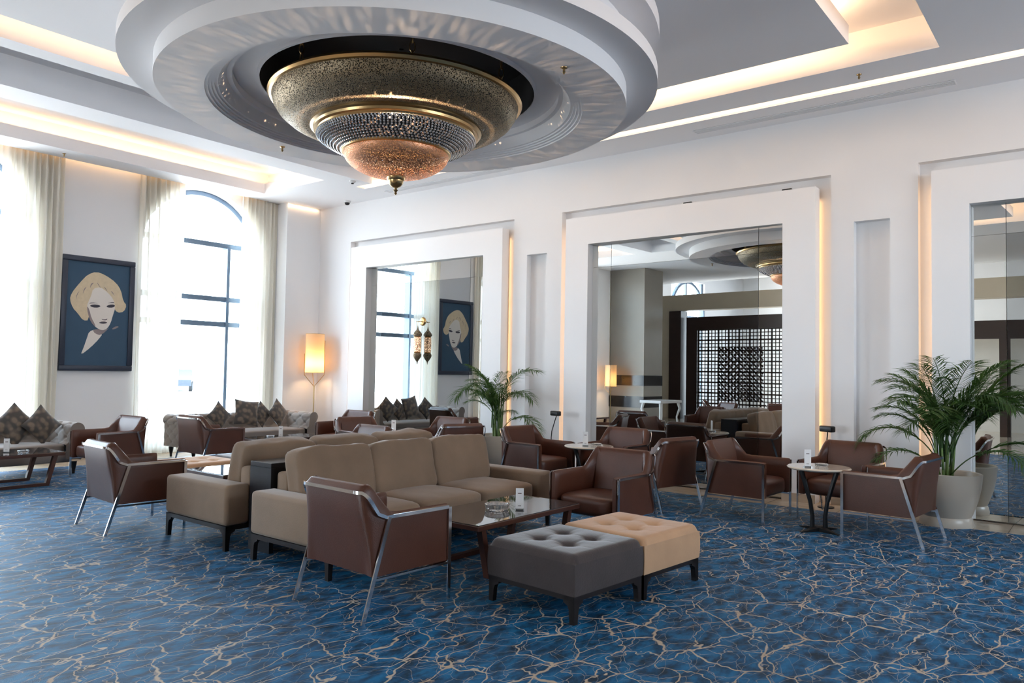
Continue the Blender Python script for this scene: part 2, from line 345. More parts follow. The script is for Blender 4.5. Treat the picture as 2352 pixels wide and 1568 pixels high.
# ------------------------------------------------------------------ floor
CX = 1.0
struct('floor', MB().box(-14, 9.9, -6, 13.9, -.12, 0), 'marble', 'polished beige marble floor bordering the blue carpet')
tag(MB().box(CX, 8.88, -5.6, 11.98, 0, .006).build('carpet', 'carpet', None, 0), 'blue wall-to-wall carpet veined with cream and tan lines', 'carpet', None, 'structure')
# ------------------------------------------------------------------ right wall with mirror portals
W0, XS, XB, XM, G, CH, FY = 9.44, 9.33, 9.555, 9.43, .148, 4.65, 12.31
REC = [(7.417, 11.38), (2.603, 6.498), (-2.2, 1.668)]            # recess openings (y0, y1)
RZ = 3.917
NIC = [(6.772, 7.153), (1.958, 2.346), (11.75, 11.75)]
mb = MB()
mb.box(W0, 9.9, -6, 13.0, RZ, 5.3)
mb.box(XB, 9.9, -6, 13.0, 0, RZ)                                  # back of recesses
ys = [-6, -2.2, 1.668, 2.603, 6.498, 7.417, 11.38, 13.0]
for a, b in ((-6, -2.2), (1.668, 2.603), (6.498, 7.417), (11.38, 13.0)):
    n = [q for q in NIC[:2] if q[0] > a and q[1] < b]
    if n:
        c, d = n[0]; mb.box(W0, XB, a, c, 0, RZ); mb.box(W0, XB, d, b, 0, RZ); mb.box(W0, XB, c, d, 3.325, RZ); mb.box(W0, XB, c, d, 0, .3)
    else: mb.box(W0, XB, a, b, 0, RZ)
struct('wall_right', mb, 'wall', 'white right wall with stepped recesses around three tall mirrors', None, 0)
mb = MB()
for a, b in ((-6, -2.2), (1.668, 2.603), (6.498, 7.417), (11.38, 12.3)): mb.box(W0-.012, W0, a, b, 0, .1)
struct('baseboard_right', mb, 'skirt', 'beige marble skirting along the mirrored wall', None, 0)
OPEN = [(8.06-.02, 10.797), (3.141, 5.958), (-1.6, 1.161)]
OPEN[0] = (7.96, 10.797)
for i, ((a, b), (oa, ob)) in enumerate(zip(REC, OPEN)):
    mb = MB(); y0, y1 = a+G, b-G; zt = RZ-.139; oz = 3.373
    mb.box(XS, 9.50, y0, oa, 0, zt); mb.box(XS, 9.50, ob, y1, 0, zt); mb.box(XS, 9.50, oa, ob, oz, zt)
    struct('trim_%d' % (i+1), mb, 'frame_white', ('white portal frame standing proud of the wall around the ' + ('left', 'middle', 'right')[i] + ' mirror'), None, 0)
    mb = MB(); mb.box(XS-.012, XS, y0, oa, 0, .1); mb.box(XS-.012, XS, ob, y1, 0, .1)
    struct('baseboard_%s' % ('left', 'middle', 'near')[i], mb, 'skirt', 'beige skirting at the foot of the ' + ('left', 'middle', 'right')[i] + ' mirror frame', None, 0)
    mr = thing('wall_mirror', ('tall wall mirror nearest the windows, behind the brass lantern', 'middle wall mirror of the three, reflecting the dark lattice screen', 'right-hand wall mirror behind the potted palm, cut by the photo edge')[i], 'mirror', (XM-.004, (oa+ob)/2, 0), -.030)
    ly, hy = oa-(oa+ob)/2, ob-(oa+ob)/2; bs = .317; zt2 = 3.04
    g = .003
    MB().box(0, .006, ly+bs+g, hy-bs-g, .02, zt2-g).build('mirror_panel', 'mir_c', mr, 0)['label'] = 'darker smoked centre panel'
    for q in ((ly, ly+bs, .02, zt2-g), (hy-bs, hy, .02, zt2-g), (ly, ly+bs, zt2, oz), (hy-bs, hy, zt2, oz), (ly+bs+g, hy-bs-g, zt2, oz)):
        MB().box(0, .006, q[0]+g/2, q[1]-g/2, q[2], q[3]).build('border_strip', 'mir_b', mr, 0)
    # warm strip lights hidden behind the frame
    for yy, dy in ((y0-.0, -1), (y1, 1)):
        area('frame_cove_light', (9.525, yy-dy*.03, 1.9), (.03, 3.5), (1.7, 2.0, 2.4)[i], (1, .56, .24), (0, dy, 0))
# ------------------------------------------------------------------ far wall with arched windows
WY, WT = 12.72, 13.02; R_, ZS = 1.15, 3.52
mb = MB()
xs = [-2.5]
edges = sorted(WINX); cur = -2.5
for x in edges:
    R_ = 1.0 if x < 2 else 1.15
    mb.box(cur, x-R_, WY, WT, 0, 5.2); cur = x+R_
    mb.box(x-R_, x+R_, WY, WT, 0, .12)
    n = 28                                                         # arch head
    for k in range(n):
        a0, a1 = PI*k/n, PI*(k+1)/n; p0 = (x+R_*math.cos(a0), ZS+R_*math.sin(a0)); p1 = (x+R_*math.cos(a1), ZS+R_*math.sin(a1))
        mb.prism([(p0[0], WY, p0[1]), (p0[0], WY, 5.2), (p1[0], WY, 5.2), (p1[0], WY, p1[1])], (0, WT-WY, 0))
mb.box(cur, 9.9, WY, WT, 0, 5.2)
mb.box(8.66, 9.9, FY, WY, 0, 5.2)                                   # corner pier
struct('wall_far', mb, 'wall', 'white far wall with tall arched windows', None, 0)
struct('baseboard_far', MB().box(8.66, 9.43, FY-.012, FY, 0, .1).box(-2.5, 8.66, WY-.012, WY, 0, .1), 'skirt', 'beige skirting along the window wall', None, 0)
for i, x in enumerate(WINX):
    R_ = 1.0 if x < 2 else 1.15; fr = MB(); y0, y1 = 12.93, 13.0
    fr.box(x-R_, x-R_+.07, y0, y1, .12, ZS); fr.box(x+R_-.07, x+R_, y0, y1, .12, ZS); fr.box(x-R_, x+R_, y0, y1, .12, .19)
    n = 32
    for k in range(n):
        a0, a1 = PI*k/n, PI*(k+1)/n; P = lambda r, a: (x+r*math.cos(a), y0, ZS+r*math.sin(a))
        fr.prism([P(R_-.08, a0), P(R_, a0), P(R_, a1), P(R_-.08, a1)], (0, y1-y0, 0))
    for mx_ in (x-.5, x+.5): fr.box(mx_-.03, mx_+.03, y0-.12, y1, .12, 3.70)
    for z in (2.27, 2.73, 3.72): fr.box(x-R_, x+R_, y0-.10, y1, z-.045, z+.045)
    o = struct('window_%d' % (i+1), fr, 'win', 'tall arched window with blue-grey frame, ' + ('right of the portrait', 'left of the portrait', 'farthest left')[i], None, 0)
    g = MB(); pts = [(x-R_+.03, 12.975, .15)]+[(x+(R_-.03)*math.cos(a), 12.975, ZS+(R_-.03)*math.sin(a)) for a in [PI-PI*k/24 for k in range(25)]]+[(x+R_-.03, 12.975, .15)]
    g.prism(pts, (0, .008, 0)); gp = g.build('pane', 'pane', o, 0)
# curtains
def curtain(x0, x1, label, spread=0):
    def fn(u, v):
        z = .02+v*4.74; x = x0+(x1-x0)*u; f = u*(x1-x0)/.085*2*PI
        a = .036+.012*math.sin(5*u+x0)
        return (x+.012*math.sin(f*.5+z), 12.635+a*math.sin(f+.5*math.sin(z*.7+x0))*(.8+.2*v), z)
    nu = int((x1-x0)/.085*10)
    o = MB().grid(fn, nu, 14).build('sheer_curtain', 'sheer', None, 0)
    o.data.polygons.foreach_set('use_smooth', [True]*len(o.data.polygons))
    return tag(o, label, 'curtain')
curtain(6.02, 6.80, 'cream sheer curtain just right of the portrait, hanging to the floor')
curtain(7.92, 8.655, 'cream sheer curtain beside the white corner pier')
curtain(4.02, 4.84, 'cream sheer curtain just left of the portrait')
curtain(2.3, 3.1, 'cream sheer curtain at the left side of the left window')

# ------------------------------------------------------------------ ceiling
mb = MB(); T0, T1, TC = CH, 4.83, 5.05
for q in ((8.08, 8.58, -6, 8.66), (8.765, 9.9, -6, 12.6), (8.58, 8.765, 10.24, 12.6), (-4.95, 8.08, -6, 1.24), (-4.95, .97, 1.24, 8.66), (-4.95, 1.45, 8.66, 13.6),
          (.97, 8.08, 8.41, 8.66), (1.45, 8.58, 9.84, 10.33), (7.97, 8.58, 10.33, 12.05), (1.45, 8.43, 12.05, 12.57), (8.43, 8.58, 12.05, 12.6),
          (1.55, 7.51, 1.91, 7.87), (8.43, 9.9, 12.57, 13.0)):
    mb.box(q[0], q[1], q[2], q[3], T0, T1)
mb.box(-5, 9.9, -6, 13.6, TC, TC+.15); mb.box(-14, -4.95, -6, 13.9, 5.6, 5.75); mb.box(-5.0, -4.9, -6, 13.6, TC, 5.6)
for q in ((8.2, 8.58, 1.0, 8.66), (8.3, 9.9, 9.95, 13.0), (8.765, 9.9, -6, 13.0), (8.0, 8.58, -6, 1.24), (-4.95, 8.3, -6, 1.12), (-4.95, .85, 1.1, 8.6), (-4.95, 1.25, 8.5, 13.6),
          (1.0, 8.30, 8.53, 8.62), (1.2, 8.58, 9.96, 10.13), (8.17, 8.58, 9.96, 13.0), (1.2, 8.43, 12.25, 12.50), (1.75, 7.31, 2.11, 7.67), (8.62, 8.765, 8.66, 9.96)):
    mb.box(q[0], q[1], q[2], q[3], T1-.001, TC+.01)
struct('ceiling', mb, 'ceil', 'white stepped ceiling with lit coves', None, 0)
led = MB().box(8.58, 8.765, -6, 10.24, 4.672, 4.70)
tag(led.build('light_channel', 'led', None, 0), 'long glowing warm light channel in the ceiling near the mirrored wall', 'light')
area('channel_light', (8.67, 2.1, 4.665), (.15, 16), 14, WARMW, (0, 0, -1))
# cove lights
def cove(x, y, lx, ly, e, d=(0, 0, 1)): area('cove_light', (x, y, 4.845), (lx, ly), e, WARM, d)
EC = 8.0
cove(7.42, 4.9, .04, 5.7, 6.5*EC, (.8, 0, .5)); cove(4.53, 1.99, 5.7, .04, 6.0*EC, (0, -.8, .5)); cove(4.53, 7.79, 5.7, .04, 3.0*EC, (0, .8, .5)); cove(1.64, 4.9, .04, 5.7, 4.0*EC, (-.8, 0, .5))
cove(4.7, 12.15, 6.4, .04, 1.6*EC, (0, -.15, 1)); cove(8.07, 11.2, .04, 1.7, .6*EC, (-.15, 0, 1)); cove(1.35, 11.2, .04, 1.7, 1.3*EC, (.15, 0, 1))
area('curtain_cove_light', (2.9, 12.60, 4.83), (10.8, .03), 15, WARM, (0, .5, -.6))
area('curtain_cove_light', (8.97, 12.27, 4.62), (.8, .02), .8, WARM, (0, .6, -.6))
# round ceiling drop
RC = (4.53, 4.85)
mb = MB()
mb.lathe([(1.90, 4.66), (1.90, 4.37), (2.22, 4.37), (2.22, 4.25), (1.98, 4.25), (1.98, 3.985), (2.21, 3.985), (2.21, 3.875), (1.955, 3.875), (1.955, 3.73), (1.585, 3.73),
          (1.585, 3.742), (1.56, 3.742), (1.56, 3.756), (1.535, 3.756), (1.535, 3.770), (1.51, 3.770), (1.51, 3.784), (1.485, 3.784), (1.45, 3.82), (1.42, 3.87), (1.38, 3.87), (1.38, 3.93), (1.19, 3.93), (1.19, 3.90), (1.17, 3.90), (1.17, 3.93)], 128, RC)
struct('trim_4', mb, 'ceil', 'round three-tiered white ceiling drop above the seating', None, 25)
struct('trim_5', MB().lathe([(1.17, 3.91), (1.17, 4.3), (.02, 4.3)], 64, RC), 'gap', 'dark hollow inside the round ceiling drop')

# ------------------------------------------------------------------ chandelier
ch = thing('chandelier', 'huge round brass and crystal chandelier hanging from the round ceiling drop', 'chandelier', (RC[0]-.015, RC[1]+.015, 2.985)); ch.scale = (.955, .955, .985)
z = lambda v: v-3.0
MB().lathe([(1.10, z(3.86)), (1.13, z(3.855)), (1.14, z(3.835)), (1.125, z(3.815)), (1.10, z(3.81)), (1.08, z(3.83))], 96).build('rim', 'copper', ch)
MB().lathe([(1.105, z(3.815)), (1.09, z(3.76)), (1.05, z(3.70)), (.98, z(3.645)), (.90, z(3.61)), (.82, z(3.595)), (.76, z(3.60))], 96).build('bowl', 'pierced', ch)
MB().lathe([(.001, z(3.60)), (.75, z(3.60))], 48).build('inner_plate', 'black', ch)  # added disc that blocks the dome bulb's upward light
MB().lathe([(.77, z(3.61)), (.77, z(3.585)), (.745, z(3.575)), (.74, z(3.555)), (.71, z(3.55)), (.70, z(3.535))], 96).build('collar', 'brass', ch)
bp_ = []
for k in range(13):
    t = k/12; bp_.append((.705-.225*t**1.35, z(3.53-.135*t)))
MB().lathe(bp_, 72).build('basket_frame', 'net', ch)
beads = MB(); bm = bmesh.new(); bmesh.ops.create_icosphere(bm, subdivisions=1, radius=1); bv = [v.co.copy() for v in bm.verts]; bf = [tuple(v.index for v in f.verts) for f in bm.faces]; bm.free()
for k in range(10):
    t = k/9.3+.02; r = .712-.22*t**1.35; zz = 3.523-.122*t; n = int(2*PI*r/.031); br = .0122
    for j in range(n):
        a = 2*PI*(j+.5*(k % 2))/n; c = Vector((r*math.cos(a), r*math.sin(a), z(zz))); beads.add([c+v*br for v in bv], bf)
o = beads.build('crystal_beads', 'crystal' if 'crystal' in M else 'glass_obj', ch); o['kind'] = 'stuff'; o['label'] = 'rows of clear crystal beads'
M['bead'] = mat('bead_crystal', (.95, .96, .98), .06, metal=.85); o.data.materials[0] = M['bead']
MB().lathe([(.49, z(3.41)), (.50, z(3.40)), (.49, z(3.385)), (.475, z(3.38))], 72).build('lower_ring', 'copper', ch)
dp = [(.475*math.cos(a), z(3.385-.205*math.sin(a)**1.0)) for a in [PI/2*k/14 for k in range(15)]]
MB().lathe(dp[:-1]+[(.01, z(3.18))], 72).build('dome', 'dome', ch)['label'] = 'glowing pierced copper dome'
MB().lathe([(.075, z(3.195)), (.085, z(3.185)), (.08, z(3.165)), (.07, z(3.155)), (.066, z(3.13)), (.045, z(3.105)), (.018, z(3.092)), (.012, z(3.078)), (.022, z(3.07)), (.012, z(3.058)), (.008, z(3.052)), (.014, z(3.043)), (.003, z(3.03))], 24).build('finial', 'brass', ch)
for k in range(6):
    a = 2*PI*k/6+.93; s_ = MB()
    for j in range(6):
        zz = 3.86+.075*j; c = Vector((.98*math.cos(a), .98*math.sin(a), z(zz+.03))); d = Vector((-math.sin(a), math.cos(a), 0)) if j % 2 else Vector((math.cos(a), math.sin(a), 0))
        s_.tube([c+d*.022*math.cos(t)+Vector((0, 0, .045*math.sin(t))) for t in [2*PI*q/10 for q in range(10)]], .006, 6, True)
    s_.build('chain', 'brass', ch)
MB().lathe([(.03, z(3.85)), (.03, z(4.3))], 12).build('stem', 'brass', ch)
pl = bpy.data.lights.new('chandelier_bulb', 'POINT'); pl.energy = 1.0; pl.color = WARMW; pl.shadow_soft_size = .015
po = bpy.data.objects.new('chandelier_bulb', pl); C.objects.link(po); po.location = (RC[0], RC[1], 3.74)
pl2 = pl.copy(); pl2.energy = 200; pl2.shadow_soft_size = .008; po = bpy.data.objects.new('chandelier_bulb', pl2); C.objects.link(po); po.location = (RC[0]-.015, RC[1]+.015, 3.215)

# ------------------------------------------------------------------ armchairs
def smooth(a, b, t):
    t = max(0, min(1, (t-a)/(b-a))); return t*t*(3-2*t)
def make_armchair():
    root = thing('armchair', 'x', 'armchair')
    HW, XF, XR, CR = .345, .345, -.33, .10
    path = []
    for k in range(11): path.append((XF-(XF-(XR+CR))*k/10, HW, 0, 1))
    for k in range(1, 9):
        a = PI/2*k/8; path.append((XR+CR-CR*math.sin(a), HW-CR+CR*math.cos(a), -math.sin(a), math.cos(a)))
    for k in range(1, 9): path.append((XR, HW-CR-(HW-CR)*k/8, -1, 0))
    path = path+[(x, -y, nx, -ny) for x, y, nx, ny in reversed(path[:-1])]
    L = [0]
    for i in range(1, len(path)): L.append(L[-1]+math.hypot(path[i][0]-path[i-1][0], path[i][1]-path[i-1][1]))
    tot = L[-1]
    def ho(x, y):           # outer top height (chrome line)
        bend = smooth(.0, 1, (-x-.20)/.12) if x < -.2 else 0
        return .605+.155*max(bend, smooth(.345, .30, abs(y)) if x < -.28 else 0)
    def hi(x, y):           # top of the leather roll
        return .622+.178*smooth(.09, .27, -x)
    sec = []
    for (x, y, nx, ny), l in zip(path, L):
        back = smooth(.12, .30, -x)
        th = .055+.035*back; zo, zi = ho(x, y), hi(x, y)
        lean = .085*back*max(0, -nx) ; pin = .022*back*abs(ny)
        def P(off, zz):     # off = inward offset from outer path; lower part of the back tucks forward
            f = max(0, min(1, (zz-.26)/.5)); s = (1-f)
            ox = x-nx*off-nx*lean*s; oy = y-ny*off-(0 if abs(ny) < .01 else ny*pin*(f*1.6))
            return (ox, oy, zz)
        ring = [P(0, .26), P(0, .36), P(0, .48), P(.0, min(zo-.03, .58)), P(0, zo-.012), P(.004, zo+.006), P(.012, max(zo+.008, zi-.03)), P(.03, zi-.006), P(th*.62, zi), P(th*.92, zi-.012), P(th+.004, zi-.045), P(th+.004*(1+3*back), zi-.10), P(th+.012*back, .46), P(th+.012*back, .34), P(th, .26)]
        sec.append(ring)
    n = len(sec[0]); vs = [p for r in sec for p in r]; fs = []
    for i in range(len(sec)-1):
        for j in range(n): fs.append((i*n+j, (i+1)*n+j, (i+1)*n+(j+1) % n, i*n+(j+1) % n))
    m0 = len(vs)
    for idx, sx in ((0, .022), (len(sec)-1, .022)):       # rounded arm fronts
        base = idx*n; ring = [vs[base+j] for j in range(n)]; cy = sum(p[1] for p in ring)/n; cz = sum(p[2] for p in ring)/n
        o = len(vs)
        for (px, py, pz) in ring: vs.append((px+sx, cy+(py-cy)*.65, cz+(pz-cz)*.975))
        for j in range(n): fs.append((base+j, base+(j+1) % n, o+(j+1) % n, o+j))
        fs.append(tuple(range(o, o+n)))
    MB().add(vs, fs).build('shell', 'leather', root, 50)
    st = MB().puff((.075, 0, .345), (.28, .285, .085), 7, 8, (.03, 0, .12))
    st.build('seat', 'leather', root, 60)
    cr = MB(); pts = []
    for (x, y, nx, ny) in path:
        zz = ho(x, y); f = smooth(.1, .3, -x); off = .010
        pts.append((x+nx*off, y+ny*off-(ny*.010*f), zz))
    m_ = len(pts); hw = .010
    vs = []; fs = []
    for i, p in enumerate(pts):
        nx, ny = path[i][2], path[i][3]; a = Vector(p); t = Vector((nx, ny, 0)).normalized()*.004
        tv = (Vector(pts[min(i+1, m_-1)])-Vector(pts[max(i-1, 0)])).normalized(); up = tv.cross(Vector((nx, ny, 0)).normalized()).normalized(); up = up if up.z > 0 else -up
        for du, dt in ((-hw, -1), (-hw, 1), (hw, 1), (hw, -1)): vs.append(a+up*du+t*dt)
    for i in range(m_-1):
        for j in range(4): fs.append((i*4+j, i*4+(j+1) % 4, (i+1)*4+(j+1) % 4, (i+1)*4+j))
    fs += [(0, 1, 2, 3), (4*m_-4, 4*m_-3, 4*m_-2, 4*m_-1)]
    cr.add(vs, fs).build('frame', 'chrome', root, 40)['label'] = 'chrome rail edging arms and back'
    for s in (1, -1):
        MB().bar((XF+.012, s*(HW+.008), .605), (XF+.012, s*(HW+.008), 0), .010, .026, (1, 0, 0)).build('leg', 'chrome', root, 0)
        MB().bar((-.15, s*(HW+.010), .605), (-.335, s*(HW+.008), 0), .010, .026, (1, 0, 0)).build('leg', 'chrome', root, 0)
        MB().bar((XF+.012, s*(HW+.006), .245), (-.258, s*(HW+.006), .245), .012, .014).build('rail', 'chrome', root, 0)
    return root
A0 = make_armchair()
chairs = [
 (3.36, 3.77, -3, 'brown leather armchair seen from behind in the foreground, by the coffee table', 'armchairs around the long coffee tables'),
 (3.44, 7.22, -4, 'brown leather armchair at the left end of the rear taupe sofa', 'armchairs around the long coffee tables'),
 (4.75, 10.52, 184, 'brown leather armchair facing left, in front of the portrait wall', 'armchairs around the long coffee tables'),
 (5.97, 10.25, 0, 'brown leather armchair seen from behind before the right-hand tufted sofa', 'armchairs around the long coffee tables'),
 (8.22, 9.88, 184, 'brown leather armchair near the corner lamp, behind another armchair', 'armchairs around the long coffee tables'),
 (7.30, 8.40, -100, 'brown leather armchair facing the camera before the corner, left of the white-backed one', 'armchairs around the far round table'),
 (6.15, 7.22, 178, 'brown leather armchair with only its back showing above the rear taupe sofa', 'armchairs around the long coffee tables'),
 (8.18, 7.75, 182, 'brown leather armchair behind the far round table, under the lantern', 'armchairs around the far round table'),
 (7.60, 6.95, 68, 'brown leather armchair seen from behind at the far round table', 'armchairs around the far round table'),
 (7.80, 5.74, -94, 'brown leather armchair left of the middle round table, beside the left palm', 'armchairs around the middle round table'),
 (8.37, 4.88, 179, 'brown leather armchair between the middle round table and the middle mirror', 'armchairs around the middle round table'),
 (7.84, 4.02, 78, 'brown leather armchair seen from behind at the right of the middle round table', 'armchairs around the middle round table'),
 (5.93, 3.56, 178, 'brown leather armchair at the right end of the front coffee table', 'armchairs around the long coffee tables'),
 (7.94, 3.07, -93, 'brown leather armchair left of the right round table', 'armchairs around the right round table'),
 (8.55, 2.22, 175, 'brown leather armchair behind the right round table, against the pillar', 'armchairs around the right round table'),
 (7.85, 1.59, 85, 'brown leather armchair at far right, beside the large palm pot', 'armchairs around the right round table'),
 # seen only in the mirrors
 (.6, 8.3, 20, 'brown leather armchair on the marble beyond the carpet, seen in the middle mirror', 'armchairs across the room'),
 (-.6, 7.2, 170, 'brown leather armchair across the room facing the mirrors, seen in reflection', 'armchairs across the room'),
 (-.9, 9.2, 240, 'brown leather armchair across the room by the stone column, seen in reflection', 'armchairs across the room'),
]
for i, (x, y, a, lab, grp) in enumerate(chairs):
    if i == 0: A0.location = (x, y, .006); A0.rotation_euler = (0, 0, math.radians(a)); A0['label'] = lab; A0['group'] = grp
    else: dup(A0, (x, y, .006 if x > CX else 0), math.radians(a), lab, grp)

# ------------------------------------------------------------------ sofas (taupe suede)
def bracket_leg(mb, x, y, sx, sy, zt=.2, L_=.05):
    """square tapering leg whose shoulders flare into the rail"""
    pts = [(0, 0), (.034, 0), (.042, zt-.085), (.052, zt-.062), (.085, zt-.046), (.085, zt), (0, zt)]
    mb.prism([(x+sx*p, y, q) for p, q in pts], (0, sy*.036, 0))
    mb.prism([(x, y+sy*p, q) for p, q in pts], (sx*.036, 0, 0))
def make_sofa():
    root = thing('sofa', 'x', 'sofa')                # faces -y, back at y = 0 (local), x 0..2.70
    W, D = 2.72, .97; aw = .225
    for x0 in (0, W-aw): MB().rbox(x0, x0+aw, -D, 0, .20, .53, .035, 4).build('arm', 'taupe', root, 50)
    MB().rbox(aw, W-aw, -.17, -.01, .2, .66, .03, 3).build('back_frame', 'taupe', root, 50)
    MB().rbox(aw, W-aw, -D+.03, -.16, .2, .30, .02, 2).build('seat_base', 'taupe', root, 50)
    cw = (W-2*aw)/3
    for k in range(3):
        xc = aw+cw*(k+.5)
        MB().puff((xc, -.57, .355), (cw/2-.003, .385, .082), 7, 9, (0, .02, .22), wr=.006, seed=k).build('seat_cushion', 'taupe', root, 60)
        X = Matrix.Translation((xc, -.235, .62)) @ Matrix.Rotation(math.radians(-12), 4, 'X')
        MB().puff((0, 0, 0), (cw/2+.004, .10, .235), 8, 12, (0.0, .30, .03), X, .020, k*3.1).build('back_cushion', 'taupe', root, 60)
    MB().box(.01, W-.01, -D+.01, -.01, .165, .20).build('base_rail', 'dark_wood', root, 0)
    for x, sx in ((.01, 1), (W-.01, -1)):
        for y, sy in ((-D+.01, 1), (-.01, -1)):
            m = MB(); bracket_leg(m, x, y, sx, sy, .2); m.build('leg', 'dark_wood', root, 0)
    return root
S0 = make_sofa(); S0.location = (3.45, 5.285, .006); tag(S0, 'taupe suede three-seat sofa in front, facing the coffee table', None, 'back-to-back taupe sofas')
dup(S0, (6.17, 5.62, .006), PI, 'taupe suede three-seat sofa behind the black console, facing the windows', 'back-to-back taupe sofas')
co = thing('console_table', 'tall narrow black console standing between the two taupe sofas', 'console table', (3.65, 5.31, .006))
MB().rbox(0, 2.4, 0, .29, .68, .72, .003, 1).build('top', 'console', co, 0)
MB().box(0, .04, 0, .29, 0, .68).build('side_panel', 'console', co, 0); MB().box(2.36, 2.4, 0, .29, 0, .68).build('side_panel', 'console', co, 0)
MB().box(.04, 2.36, .02, .05, .08, .68).build('front_panel', 'console', co, 0)

# ------------------------------------------------------------------ ottomans
def make_ottoman(m, label):
    root = thing('ottoman', label, 'ottoman', (0, 0, 0), 0, 'tufted ottomans pushed together')
    h = .36; B = [(-.12, -.12), (.12, -.12), (-.12, .12), (.12, .12)]
    def zt(x, y):
        e = max(abs(x), abs(y))/h; zz = .405+.012*(1-e**2)
        for bx, by in B:
            d2 = (x-bx)**2+(y-by)**2; zz -= .036*math.exp(-d2/.0014)+.020*math.exp(-d2/.008)
        for c in (-.12, .12):
            k_ = .0045; zz -= k_*math.exp(-((x-c)/.012)**2)*(1-(y/h)**2)+k_*math.exp(-((y-c)/.012)**2)*(1-(x/h)**2)
        return zz
    n = 60; mb = MB()
    def fn(u, v):
        x, y = (u*2-1), (v*2-1)
        def q(t): return math.copysign(1-(1-abs(t))**1.0, t)
        X, Y = q(x)*h, q(y)*h; e = max(abs(x), abs(y)); zz = zt(X, Y)
        r = .05; dx = max(0, abs(X)-(h-r)); dy = max(0, abs(Y)-(h-r)); d = min(r, math.hypot(dx, dy)); zz -= r-math.sqrt(max(0, r*r-d*d))
        return (X, Y, zz)
    mb.grid(fn, n, n)
    ring = [(-h, -h), (h, -h), (h, h), (-h, h)]
    k = 18; per = []
    for i in range(4):
        a, b = ring[i], ring[(i+1) % 4]
        for j in range(k): per.append((a[0]+(b[0]-a[0])*j/k, a[1]+(b[1]-a[1])*j/k))
    def side(u, v):
        p = per[int(round(u*len(per))) % len(per)]; b = 1+.012*math.sin(PI*v); X, Y = p[0]*b, p[1]*b; rr = .02
        return (X, Y, .17+v*(zt(p[0], p[1])-.05+.0-.17))
    mb.grid(side, len(per), 5, True)
    mb.box(-h+.002, h-.002, -h+.002, h-.002, .165, .175)
    mb.build('seat', m, root, 60)
    for bx, by in B:
        MB().lathe([(.001, zt(bx, by)+.009), (.009, zt(bx, by)+.006), (.012, zt(bx, by)-.001)], 12, (bx, by)).build('button', m, root)
    MB().box(-h+.005, h-.005, -h+.005, h-.005, .135, .168).build('base_rail', 'dark_wood', root, 0)
    for sx in (1, -1):
        for sy in (1, -1):
            l = MB(); bracket_leg(l, -sx*(h-.005), -sy*(h-.005), sx, sy, .168); l.build('leg', 'dark_wood', root, 0)
    return root
g1 = make_ottoman('grey_velvet', 'dark grey velvet tufted ottoman, nearer of the front pair'); g1.location = (4.205, 2.825, .006); g1.rotation_euler = (0, 0, math.radians(-5))
g2 = make_ottoman('tan_velvet', 'tan velvet tufted ottoman pushed against the dark grey one'); g2.location = (4.93, 2.755, .006); g2.rotation_euler = (0, 0, math.radians(-5))
dup(g2, (4.75, 8.35, .006), 0, 'tan tufted ottoman beyond the rear coffee table'); dup(g1, (5.5, 8.35, .006), 0, 'dark grey tufted ottoman beyond the rear coffee table, hidden by the sofa')

# ------------------------------------------------------------------ coffee tables
def make_coffee():
    root = thing('coffee_table', 'x', 'coffee table')           # x 0..1.3, y 0..0.66, top .405
    W, D = 1.30, .66
    MB().rbox(0, W, 0, D, .362, .399, .004, 1).build('table_frame', 'table_wood', root, 0)
    MB().box(.006, W-.006, .006, D-.006, .399, .4052).build('glass_top', 'glasstop', root, 0)
    for y in (.03, D-.08):
        m = MB(); t = .045
        m.prism([(.07, y, .362), (.07+t*1.1, y, .362), (.16+t, y, 0), (.16, y, 0)], (0, .05, 0))
        m.prism([(W-.07-t*1.1, y, .362), (W-.07, y, .362), (W-.16, y, 0), (W-.16-t, y, 0)], (0, .05, 0))
        m.box(.16, W-.16, y, y+.05, 0, .035); m.build('sled_leg', 'table_wood', root, 0)
    return root
T0_ = make_coffee(); T0_.location = (4.10, 3.495, .006); tag(T0_, 'low walnut coffee table with dark glass top in front of the taupe sofa', None, 'long low coffee tables')
dup(T0_, (4.26, 7.0, .006), 0, 'low walnut coffee table with glass top behind the rear taupe sofa', None, (1, 1.1, 1))
dup(T0_, (6.66, 9.95, .006), 0, 'low walnut coffee table before the right-hand tufted sofa', None, (.93, .95, 1))
dup(T0_, (2.75, 10.2, .006), 0, 'low walnut coffee table at the left edge, before the left tufted sofa', None, (1, 1.1, 1))

# ------------------------------------------------------------------ round tables
def make_round():
    root = thing('round_table', 'x', 'round table')
    MB().lathe([(.001, .62), (.285, .62), (.295, .612), (.292, .603), (.262, .59), (.001, .588)], 48).build('table_top', 'tabletop', root, 30)
    for s in (-1, 1):
        for t in (0,):
            pts = [(s*.060, 0, .03), (s*.058, 0, .14), (s*.078, 0, .28), (s*.125, 0, .45), (s*.165, 0, .592)]
            MB().tube(pts, [.024, .020, .020, .022, .026], 10).build('leg', 'black', root)
    m = MB()
    for k in range(4):
        a = PI/4+PI/2*k; d = Vector((math.cos(a), math.sin(a), 0)); q = Vector((-d.y, d.x, 0))
        vs = [q*.045+Vector((0, 0, .045)), -q*.045+Vector((0, 0, .045)), d*.235-q*.008+Vector((0, 0, .006)), d*.235+q*.008+Vector((0, 0, .006)), q*.045, -q*.045, d*.24-q*.014, d*.24+q*.014]
        m.add(vs, [(0, 1, 2, 3), (7, 6, 5, 4), (0, 3, 7, 4), (1, 5, 6, 2), (2, 6, 7, 3), (0, 4, 5, 1)])
    m.build('base', 'black', root, 0)
    return root
K0 = make_round(); K0.location = (7.72, 2.24, .006); K0.rotation_euler = (0, 0, -1.25); tag(K0, 'small round table with cream marble top, rightmost, beside the big palm', None, 'small round tables')
